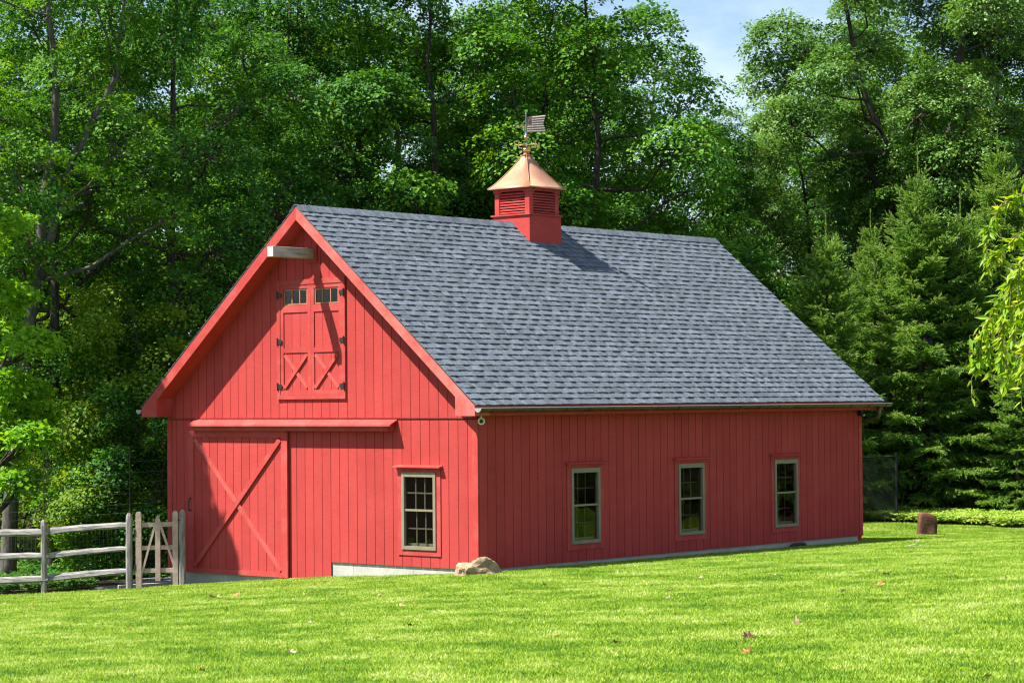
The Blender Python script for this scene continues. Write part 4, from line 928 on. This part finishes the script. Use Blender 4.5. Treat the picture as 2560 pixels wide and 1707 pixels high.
rear = [(120, 72, 'a', .95, 'over the forked maple at far left'), (330, 70, 'd', 1.0, 'left of the barn\'s left eave'), (540, 72, 'c', .95, 'above the left roof slope'), (770, 71, 'b', 1.05, 'just right of the gable peak'), (1000, 73, 'a', 1.0, 'midway between gable peak and cupola'), (1220, 72, 'c', .95, 'directly behind the weathervane'),
        (1430, 74, 'b', 1.05, 'just right of the weathervane'), (1500, 76, 'd', .98, 'left of the gap of sky'), (1740, 78, 'd', .74, 'at the bottom of the gap of sky'), (1900, 76, 'e', .82, 'right of the gap of sky'), (2150, 76, 'e', 1.12, 'behind the spruces\' pointed tops'), (2400, 76, 'd', 1.0, 'right of the Y-forked trunk'), (2600, 74, 'a', 1.0, 'at the right edge'), (-60, 66, 'b', 1.0, 'at the left edge'),
        (450, 63, 'd', 1.05, 'behind the leaning dark trunk'), (760, 64, 'd', 1.1, 'right of the fanning stems'), (990, 65, 'b', 1.0, 'left of the cupola roof'), (1230, 65, 'd', 1.1, 'behind the cupola'), (1440, 66, 'c', .9, 'right of the cupola roof'), (250, 66, 'b', 1.0, 'right of the forked trunk'), (2250, 74, 'd', 1.15, 'between the two limbs of the Y-forked tree'), (620, 66, 'a', 1.0, 'behind the fanning stems'), (1960, 82, 'c', .80, 'far back over the roof\'s far end'), (2220, 83, 'c', .95, 'far back between the spruce tops'), (2460, 82, 'b', 1.05, 'far back near the right edge')]
rear += [(2760, 73, 'c', .9, 'just beyond the right edge'), (2980, 71, 'a', 1.0, 'some metres beyond the right edge'), (3220, 70, 'b', 1.0, 'well beyond the right edge'), (3480, 68, 'd', 1.1, 'far beyond the right edge'), (-260, 62, 'd', 1.1, 'just beyond the left edge'), (-520, 60, 'a', 1.0, 'well beyond the left edge')]
for k, (px, d, key, sc, where) in enumerate(rear):
    T_('broadleaf_tree', key, px, d, 'rear-row tree of the wood '+where, rot=k*1.7, sc=sc, group='rear rows of the wood', crown_mat=('maple', 'mapledark', 'maple', 'yellowleaf')[k % 4] if key in 'abcd' else None)
under = [(150, 55, 'f', 1.0, 'bright yellow-green sapling under the forked maple'), (305, 48.5, 'f', .95, 'sunlit sapling in the gap left of the barn\'s eave'), (60, 57, 'f', .85, 'low bushy sapling near the left edge behind the fence'), (240, 47.5, 'g', .75, 'bright young shrub just behind the middle of the fence'), (375, 47, 'g', .9, 'bushy green sapling behind the gate against the barn'), (450, 55, 'f', 1.05, 'tall sapling behind the barn\'s left corner'),
         (1860, 60, 'f', 1.1, 'dark leafy shrub behind the roof\'s far slope'), (1960, 61, 'f', 1.0, 'young broadleaf tree between roof and small spruce')]
for k, (px, d, key, sc, lb) in enumerate(under): T_('sapling', key, px, d, lb, rot=k*2.1, sc=sc, crown_mat='mapledark' if 'dark' in lb or 'bushy' in lb else None)
for px, lb, rr in ((18, 'thick grey tree trunk at the left edge behind the fence', .20), (128, 'straight dark tree trunk seen between the fence rails', .15)):
    pass
T_('maple_tree', 'b', 128, 50.5, 'straight maple whose dark trunk shows between the fence rails', rot=2.6, sc=.95)
# the sunlit maple whose boughs reach in from the left, and its neighbours out of the picture
lobes = []
Rm = np.random.default_rng(77)
ML = Vector((-5.6, -1.6, 0))
for (px, py, r, d) in ((5, 545, .42, 41.0), (-45, 600, .40, 43.4), (22, 735, .42, 42.2), (-40, 715, .42, 41.0), (80, 850, .42, 41.0), (12, 830, .45, 43.4), (-55, 800, .4, 42.2), (64, 968, .36, 42.4), (0, 950, .42, 41.2), (96, 1028, .38, 43.5), (30, 1040, .42, 42.2), (-35, 1020, .42, 43.6), (72, 1084, .34, 40.8), (5, 1105, .40, 43.0), (48, 1192, .40, 41.9), (-15, 1178, .42, 43.4)):
    d += Rm.uniform(-.15, .15); c = CP(px, d); z = CAM.z+d*((853.5-py)/FPX+PITCH)+(px-1280)*d/FPX*ROLL; lobes.append((c.x-ML.x, c.y-ML.y, z-gz(ML.x, ML.y), r, .30))
def px_of(x, y, z):
    d = Vector((x, y, z))-CAM; return 1280+FPX*d.dot(_r)/d.dot(_f)
mz = gz(ML.x, ML.y); boughs = list(lobes[:16])+[(CP(a, d).x-ML.x, CP(a, d).y-ML.y, z+.9, .7) for a, d, z in ((300, 47, 2.0), (230, 47.5, 1.2), (330, 50, 3.2), (290, 50, 4.5))]
for k in range(34):          # the rest of the crown, left of the picture
    az = k*2.4; t = k/33; rr = 3.3*math.sin(PI*(.22+.7*t))**.8*Rm.uniform(.4, 1)
    q = (rr*math.cos(az)-.4, rr*math.sin(az)-.3, 3.2+9.8*t)
    def shades(q):
        return any((Vector(q)-Vector(b[:3])).cross(TO_SUN).length < 1.5+b[3] and (Vector(q)-Vector(b[:3])).dot(TO_SUN) > 0 for b in boughs)
    if px_of(ML.x+q[0], ML.y+q[1], mz+q[2]) < -190 and not shades(q): lobes.append((*q, 1.15))
for (x, z) in ((-.1, .45), (.3, .3), (.05, 1.0), (.15, 1.9), (.45, .45), (.85, .2), (.62, .55), (1.05, .1), (-.1, 2.5), (.1, .6), (.5, .9), (.9, .45), (1.35, .05), (-.3, 1.5), (.55, 1.5)):
    for hh in (8.2+Rm.uniform(-.4, .4), 9.6+Rm.uniform(-.4, .4)):   # boughs that shade the door's lower left
        q = Vector((x, -.05, z))+TO_SUN*(hh/TO_SUN.z); lobes.append((q.x-ML.x, q.y-ML.y, q.z-mz, .36 if x < .8 else .26))
bigm = broadleaf(140, 14.5, 3.4, 1.6, lobes=lobes, sprays=26, leaves=40, leaf=.098, trunk_r=.2, mat='maplelight', spr_r=.30, shape=LEAF4)
put_tree('maple_tree', bigm, (ML.x, ML.y, gz(ML.x, ML.y)), 'bright sunlit maple reaching in with leafy boughs from the left edge')
# ------------------------------------------------------------------ spruces
def spruce(seed, H, Rb, tips=True):
    R = np.random.default_rng(seed); tb = MB(); tb.tube([(0, 0, -.3), (0, 0, H*.5), (R.uniform(-.05, .05), 0, H)], [.012*H+.03, .007*H+.02, .012], 7)
    A = []; B = []; z = .25; wi = 0
    tw = []     # twigs: base, dir, length, tipness
    while z < H-.25:
        f = 1-z/H; ln0 = Rb*(f**.82)*(.72+.28*min(1, z/.9)) + .10; nb = int(R.integers(6, 9)) if f > .12 else 5
        for k in range(nb):
            az = 2*PI*k/nb+R.uniform(-.35, .35)+wi; ln = ln0*R.uniform(.58, 1.28); el0 = (.03+1.05*(1-f)**1.8)+R.uniform(-.12, .12); zz = z+R.uniform(-.12, .12)
            d = np.array([math.cos(az), math.sin(az)]); pts = []
            for t in np.linspace(0, 1, 6):
                rr = ln*t; hz = zz+ln*t*math.tan(el0)*(.9)-.42*ln*f*t*(1-.62*t)*1.6
                pts.append(np.array([d[0]*rr, d[1]*rr, hz]))
            tb.tube(pts, [.006+.012*ln*(1-t*.85)*.8 for t in np.linspace(0, 1, 6)], 4, cap=False)
            nt_ = max(5, int(ln*15)); side = np.array([-d[1], d[0], 0])
            for q in range(nt_):
                t = .16+.84*(q+.5)/nt_; i = min(int(t*5), 4); u = t*5-i; p = pts[i]*(1-u)+pts[i+1]*u; fw = unit(pts[i+1]-pts[i])
                for sg in (-1, 1):
                    tl = min(.46, .10+.34*ln*(1-t)*.62+.10)*R.uniform(.7, 1.25)
                    dr = unit(fw*.75+side*sg*R.uniform(.55, 1.0)+np.array([0, 0, R.uniform(-.42, .18)])); tw.append((p, dr, tl, t))
                    if tl > .26:
                        for e in (.45, .75):
                            pp = p+dr*tl*e; tw.append((pp, unit(dr+side*sg*R.uniform(-.3, .9)+fw*R.uniform(-.2, .6)+np.array([0, 0, R.uniform(-.5, .2)])), tl*.55, t))
                if R.random() < .55: tw.append((p, unit(fw+np.array([0, 0, R.uniform(-.9, .7)])), .14, t))
            tw.append((pts[-1], unit(pts[-1]-pts[-2]+np.array([0, 0, .05])), .20, 1.0))
        z += R.uniform(.28, .44)*(1 if f > .3 else .8); wi += 1.1
    for q in range(9): a = R.uniform(0, 6.28); tw.append((np.array([0, 0, H-.62+q*.05]), unit(np.array([math.cos(a)*.5, math.sin(a)*.5, 1.0])), .26, 1.0))
    [tw.append((np.array([0, 0, H-.15+.22*j]), np.array([.03*(-1)**j, 0, 1.0]), .30, 1.0)) for j in range(4)]
    Pb = np.array([t[0] for t in tw]); Dr = np.array([t[1] for t in tw]); Ln = np.array([t[2] for t in tw]); Ti = np.array([t[3] for t in tw]); n = len(tw)
    K = 9; st = np.linspace(0, .92, K); an = np.arange(K)*2.4
    x = unit(np.cross(Dr, R.normal(size=(n, 3)))); y = np.cross(Dr, x)
    base = Pb[:, None, :]+Dr[:, None, :]*(Ln[:, None]*st)[..., None]
    rad = np.cos(an)[None, :, None]*x[:, None, :]+np.sin(an)[None, :, None]*y[:, None, :]
    tip = base+Dr[:, None, :]*(.34*Ln+.022)[:, None, None]+rad*(.026+.02*R.random((n, K, 1)))
    tn = np.cos(an+1.57)[None, :, None]*x[:, None, :]+np.sin(an+1.57)[None, :, None]*y[:, None, :]; wd = .017
    v = np.stack([base-tn*wd, base+tn*wd, tip], 2).reshape(-1, 3)
    q = np.arange(len(v))
    me = npmesh('crown', v, q, np.full(len(v)//3, 3), M['spruce']); me.materials.append(M['sprucetip'])
    mi = np.repeat(((Ti > .80) & (R.random(n) < .65)).astype(np.int32), K); me.polygons.foreach_set('material_index', mi)
    return tb.mesh('trunk', M['bark'], smooth=True), me
S1 = spruce(201, 9.5, 2.5); S2 = spruce(202, 10.5, 2.7); S3 = spruce(203, 7.0, 1.7)
def SP_(me, px, d, label, rot, sc):
    c = CP(px, d); c.z = gz(c.x, c.y)-.05; put_tree('spruce_tree', me, c, label, rot, sc)
SP_(S3, 2068, 57.0, 'small spruce with long pale leader just right of the roof\'s far end', .3, .98)
SP_(S1, 2300, 57.8, 'tall spruce behind the chain-link fence post and standing stone', 1.5, .90)
SP_(S2, 2500, 59.5, 'tall spruce behind the ground cover, second from the right edge', 3.9, .87)
SP_(S1, 2610, 57.5, 'spruce at the right edge behind the weeping tree', 2.2, .80)
SP_(S2, 2180, 62, 'spruce between the small spruce and the tall one behind the stone', 5.0, .72)
SP_(S1, 2405, 58.2, 'spruce filling the gap between the two tall ones at right', 2.9, .80)
SP_(S2, 2190, 60.4, 'spruce right behind the chain-link fence panel', 1.2, .66)
SP_(S3, 2540, 56.2, 'short bushy spruce low behind the ground cover at right', 2.8, .62)
for k, (x, y) in enumerate(((10.5, 25), (14.5, 25.5), (18.5, 24.5), (22, 22.5))): put_tree('spruce_tree', (S1, S2)[k % 2], (x, y, gz(x, y)), 'spruce of the row beyond the right edge, mirrored in the side windows', k*1.3, .95, group='spruces beyond the right edge')

# ------------------------------------------------------------------ weeping tree at the right
wx = CP(2900, 17.5); wz = gz(wx.x, wx.y)
wt = thing('weeping_tree', (wx.x, wx.y, wz), 'weeping tree hanging bright narrow leaves in at the right edge', 'tree')
part('trunk', MB().tube([(wx.x, wx.y, wz-.2), (wx.x+.05, wx.y, wz+1.2), (wx.x-.05, wx.y+.05, wz+2.4), (wx.x, wx.y, wz+3.3)], [.085, .07, .06, .045], 9), M['bark'], wt, smooth=True)
R = np.random.default_rng(31)
def wp(px, py, d): c = CP(px, d); return np.array([c.x, c.y, CAM.z+d*((853.5-py)/FPX+PITCH)+(px-1280)*d/FPX*ROLL])
BR = [  # hanging boughs: points across the view (px, py, distance)
    [(2760, 420, 17.4), (2640, 468, 17.2), (2545, 492, 17.0), (2490, 520, 16.9), (2462, 570, 16.9), (2450, 592, 16.9)],
    [(2760, 520, 17.4), (2620, 545, 17.3), (2555, 590, 17.2), (2520, 640, 17.1), (2478, 676, 17.1), (2464, 690, 17.1)],
    [(2700, 560, 17.0), (2590, 620, 16.9), (2535, 700, 16.8), (2505, 760, 16.8), (2490, 830, 16.8), (2484, 900, 16.8), (2478, 960, 16.8)],
    [(2690, 600, 17.2), (2580, 680, 17.1), (2510, 740, 17.0), (2470, 800, 17.0), (2440, 870, 17.0), (2424, 930, 17.0), (2418, 970, 17.0)],
    [(2690, 620, 16.8), (2600, 700, 16.7), (2560, 770, 16.6), (2540, 850, 16.6), (2545, 900, 16.6), (2538, 960, 16.6), (2530, 985, 16.6)],
    [(2700, 560, 17.5), (2610, 640, 17.5), (2560, 720, 17.4), (2530, 800, 17.4), (2512, 860, 17.4), (2505, 940, 17.4), (2500, 990, 17.4)],
    [(2700, 640, 17.1), (2630, 720, 17.0), (2590, 800, 17.0), (2570, 880, 17.0), (2562, 960, 17.0)],
    [(2690, 700, 17.3), (2560, 740, 17.2), (2500, 790, 17.2), (2462, 850, 17.2), (2450, 905, 17.2), (2446, 950, 17.2)],
    [(2700, 500, 16.9), (2600, 560, 16.9), (2572, 640, 16.8), (2556, 720, 16.8), (2548, 790, 16.8)]]
leaves = []
bmesh_ = MB()
def radial(az, rr, drop):      # an arching bough of the side out of the picture
    o = np.array([math.cos(az), math.sin(az), 0])*rr; t = np.array([wx.x, wx.y, wz+3.15])
    return [t+o*.25+np.array([0, 0, .40]), t+o*.55+np.array([0, 0, .45]), t+o*.8+np.array([0, 0, .2]), t+o*.95+np.array([0, 0, -.25]), t+o+np.array([0, 0, -.6*drop]), t+o*1.03+np.array([0, 0, -1.0*drop])]
BW = [[wp(q[0]+22, q[1]-(45 if q[1] > 600 else 12), q[2]) for q in b] for b in BR]
for k in range(26):
    az = 2*PI*k/26+R.uniform(-.1, .1); b = radial(az, R.uniform(.7, 1.45), R.uniform(1.0, 1.9))
    if all((Vector(q)-CAM).dot(_r)/(Vector(q)-CAM).dot(_f)*FPX+1280 > 2600 for q in b): BW.append(b)
for pts in BW:
    top = np.array([wx.x, wx.y, wz+3.2]); fine = [top*.25+pts[0]*.75+np.array([0, 0, .25])]
    for a, c in zip(pts[:-1], pts[1:]):
        for t in np.linspace(0, 1, 6)[:-1]: fine.append(a*(1-t)+c*t)
    fine.append(pts[-1]); fine = [top]+fine
    part('branch', MB().tube(fine, np.linspace(.016, .003, len(fine)), 5), M['twig'], wt)
    fine = fine[3:]
    for i in range(len(fine)-1):
        for rep in range(6):
            t = R.random(); p = fine[i]*(1-t)+fine[i+1]*t; d = unit(fine[i+1]-fine[i])
            if rep == 0 and R.random() < .35 and i > 4:      # a short hanging side shoot with its own leaves
                e = p+unit(d+R.normal(0, .5, 3))*R.uniform(.05, .12); e2 = e+np.array([0, 0, -R.uniform(.08, .22)])
                bmesh_.tube([p, e, e2], [.004, .003, .002], 4)
                for j in range(5): u = (j+.5)/5; leaves.append((e*(1-u)+e2*u, unit(np.array([0, 0, -1.0])+R.normal(0, .45, 3)), R.uniform(.065, .105)))
            leaves.append((p, unit(d*.7+R.normal(0, .55, 3)+np.array([0, 0, -.55])), R.uniform(.065, .115)))
    for j in range(4): leaves.append((fine[-1], unit(np.array([0, 0, -1.0])+R.normal(0, .35, 3)), R.uniform(.07, .10)))
part('side_shoots', bmesh_, M['twig'], wt, kind='stuff')
LN = np.array([(0, 0, 0), (.15, .28, .03), (.14, .55, .0), (0, 1.0, -.10), (-.14, .55, .0), (-.15, .28, .03)])
def inframe(p):
    d = Vector(p)-CAM; z = d.dot(_f); return 1280+FPX*d.dot(_r)/z < 2566
lm = []
for k in range(5):
    cv = R.uniform(-.16, .02); sh_ = LN.copy(); sh_[3, 2] += cv; sh_[2, 2] += cv*.3; sh_[4, 2] += cv*.3; m = MB(); m.add([tuple(q) for q in sh_], [(0, 1, 2, 3), (0, 3, 4, 5)]); lm.append(m.mesh('leaf', M['cherry']))
cnt = 0; rest = []
R.shuffle(leaves)
for (p, d, s) in leaves:
    nrm = unit(R.normal(size=3)*.8+np.array(TO_SUN)*.55+np.array([0, 0, .2])); d = unit(d-nrm*(d@nrm)*.8)
    if inframe(p) and cnt < 300:
        x = unit(np.cross(d, nrm)); n2 = np.cross(x, d); o = place('leaf', lm[cnt % 5], wt); o.matrix_basis = Matrix(((x[0]*s, d[0]*s, n2[0]*s, p[0]), (x[1]*s, d[1]*s, n2[1]*s, p[1]), (x[2]*s, d[2]*s, n2[2]*s, p[2]), (0, 0, 0, 1))); cnt += 1
    else: rest.append((p, nrm, d, s))
cr = leaf_mesh('crown', np.array([q[0] for q in rest]), np.array([q[1] for q in rest]), np.array([q[2] for q in rest]), np.array([q[3] for q in rest]), M['cherry'], shape=LN)
place('crown', cr, wt, kind='stuff')

# ------------------------------------------------------------------ ground cover
def groundcover(name, xy, mat, label, hgt=.2, leaf=.07, seed=1):
    R = np.random.default_rng(seed); n = len(xy); K = 8
    z = ground_z(xy[:, 0], xy[:, 1])+R.uniform(.45, 1.0, n)*hgt
    an = (np.arange(K)*2*PI/K)[None, :]+R.uniform(0, 6.28, (n, 1)); el = R.uniform(-.25, .55, (n, K))
    tip = np.stack([np.cos(an)*np.cos(el), np.sin(an)*np.cos(el), np.sin(el)], -1).reshape(-1, 3); pos = np.repeat(np.stack([xy[:, 0], xy[:, 1], z], -1), K, 0)
    nr = unit(np.array([0, 0, 1.0])+R.normal(0, .3, (n*K, 3))); sz = leaf*R.uniform(.7, 1.3, n*K)
    sh_ = np.array([(0, 0, 0), (.22, .42, .03), (.20, .75, .03), (0, 1, 0), (-.20, .75, .03), (-.22, .42, .03)])
    place(name, leaf_mesh(name, pos, nr, tip, sz, M[mat], shape=sh_), label=label, category='ground cover', kind='stuff')
R = np.random.default_rng(41)
n = 17000; px = R.uniform(2080, 3300, n); d = R.uniform(51.5, 58.0, n)
P2 = np.array([CP(a, b)[:2] for a, b in zip(px, d)])
lim = 20.15-.12*(P2[:, 0]-4)+.15*np.sin(P2[:, 0]*3.1)
P2 = P2[(P2[:, 1] > lim) & (P2[:, 1] < lim+2.6)]
groundcover('ground_cover', P2, 'pach', 'bright yellow-green leafy ground cover band before the spruces', hgt=.26, leaf=.085, seed=2)
n = 9000; P3 = np.stack([R.uniform(-5.5, .8, n), R.uniform(-4.5, 3.5, n)], -1)
dd = (P3[:, 0]-FP[1].x)*fnrm.x+(P3[:, 1]-FP[1].y)*fnrm.y; ss = (P3[:, 0]-FP[1].x)*fdir.x+(P3[:, 1]-FP[1].y)*fdir.y
P3 = P3[(dd < -.02) & (dd > -2.6) & (ss < .9+.25*np.sin(dd*4)) & ~((dd < -.75) & (ss > .5))]
groundcover('ground_cover', P3, 'pachshade', 'dark green leafy ground cover bed behind the split-rail fence', hgt=.20, leaf=.075, seed=3)
n = 5000; P4 = np.stack([R.uniform(-14, -2, n), R.uniform(-1, 11, n)], -1); dd = (P4[:, 0]-FP[1].x)*fnrm.x+(P4[:, 1]-FP[1].y)*fnrm.y
P4 = P4[dd < -3.6]; groundcover('undergrowth', P4, 'mapledark', 'low green undergrowth on the woodland floor behind the fence', hgt=.16, leaf=.09, seed=4)

# ------------------------------------------------------------------ small things on the lawn
def lawn_hit(px, py):
    s = (px-1280)/FPX; v = (853.5-py)/FPX
    dv = _f+_r*s+_u*v; t = 12.0
    for k in range(2000):
        p = CAM+dv*t
        if p.z < gz(p.x, p.y)+.03: return p
        t += .03
    return p
MS = [(0, .0), (.10, .06), (.42, -.02), (.30, .20), (.55, .36), (.34, .42), (.36, .62), (.15, .58), (0, .95), (-.15, .58), (-.36, .62), (-.34, .42), (-.55, .36), (-.30, .20), (-.42, -.02), (-.10, .06)]
def dry_leaf(px, py, size, mat, label, seed, group=None):
    R = random.Random(seed); p = lawn_hit(px, py); c1, c2 = R.uniform(.6, 1.6), R.uniform(-.4, .9); m = MB()
    vs = [(0, .38, 0)]+[(x, y, 0) for x, y in MS]; az = R.uniform(0, 6.28); out = []
    for x, y, _ in vs:
        z = c1*x*x+c2*(y-.4)**2+.05*math.sin(9*x+R.random()); x, y = x*(1-.25*c1*abs(x)), y; X = (x*math.cos(az)-(y-.4)*math.sin(az)); Y = (x*math.sin(az)+(y-.4)*math.cos(az))
        out.append((X*size, Y*size, z*size+.012))
    m.add(out, [(0, 1+i, 1+(i+1) % 16) for i in range(16)])
    o = place('fallen_leaf', m.mesh('fallen_leaf', mat), label=label, category='leaf', group=group); o.location = (p.x, p.y, gz(p.x, p.y)+.028); o.rotation_euler = (R.uniform(-.5, .5), R.uniform(-.5, .5), 0)
LM = {'tan': surf('tan_dry_leaf', (.42, .28, .16), (.60, .44, .28), scale=20), 'brown': surf('brown_dry_leaf', (.06, .026, .02), (.12, .055, .035), scale=20), 'rust': surf('rust_dry_leaf', (.38, .13, .05), (.52, .22, .08), scale=20), 'green': surf('dark_green_leaf', (.03, .06, .015), (.05, .09, .02), scale=20)}
NAMED = [(1999, 1563, .19, 'tan', 'largest pale tan dry leaf on the lawn at lower right'), (1869, 1598, .17, 'brown', 'curled dark brown leaf below the pale one at lower right'), (1870, 1634, .13, 'rust', 'rusty orange leaf lowest on the lawn at right'), (1392, 1594, .12, 'rust', 'small red-brown leaf low on the lawn right of centre'),
         (1318, 1550, .13, 'green', 'dark green fallen leaf on the lawn before the boulder'), (2216, 1439, .20, 'tan', 'pale tan leaf on the lawn below the far window'), (2190, 1433, .16, 'green', 'dark green leaf beside a tan one on the right lawn'), (535, 1495, .24, 'tan', 'wide pale dry leaf on the lawn below the sliding door'),
         (590, 1492, .19, 'rust', 'brown upright leaf beside the wide pale one below the door'), (1030, 1567, .15, 'brown', 'dark brown curled leaf on the lawn below the front window'), (2197, 1465, .16, 'rust', 'orange-brown leaf below the pale tan one on the right lawn'), (290, 1530, .15, 'tan', 'pale leaf on the lawn before the gate'), (2108, 1481, .12, 'tan', 'single small tan leaf in the middle of the right lawn')]
for k, (a, b, s, c, lb) in enumerate(NAMED): dry_leaf(a, b, s*.9, LM[c], lb, 300+k)
for k, (a, b) in enumerate([(1542, 1609), (1602, 1525), (1931, 1441), (1754, 1446), (1865, 1439), (1676, 1477), (1673, 1498), (1544, 1433), (1361, 1465), (2517, 1449), (2470, 1698), (389, 1484), (322, 1573), (819, 1494), (870, 1516), (999, 1516), (1037, 1510), (950, 1492), (475, 1634), (729, 1634), (505, 1678), (845, 1539), (779, 1561), (11, 1511), (80, 1514), (765, 1486)]):
    dry_leaf(a, b, random.Random(k).uniform(.075, .12), LM['tan' if k % 4 else 'rust'], 'small dry tan or rusty leaf scattered on the lawn', 400+k, group='small dry leaves scattered on the lawn')
p = lawn_hit(2286, 1368); z = gz(p.x, p.y)+.05
tg = MB().tube([(p.x-.12, p.y-.10, z), (p.x, p.y, z+.03), (p.x+.13, p.y+.12, z+.02)], [.008, .007, .004], 5); tg.tube([(p.x+.02, p.y+.01, z+.03), (p.x+.05, p.y+.02, z+.16)], [.006, .003], 5); tg.tube([(p.x+.06, p.y+.05, z+.025), (p.x+.16, p.y+.02, z+.0)], [.005, .003], 5)
part('fallen_twig', tg, surf('pale_twig', (.40, .33, .25), (.5, .42, .33)), None, label='pale forked twig lying on the lawn near the standing stone', category='twig')
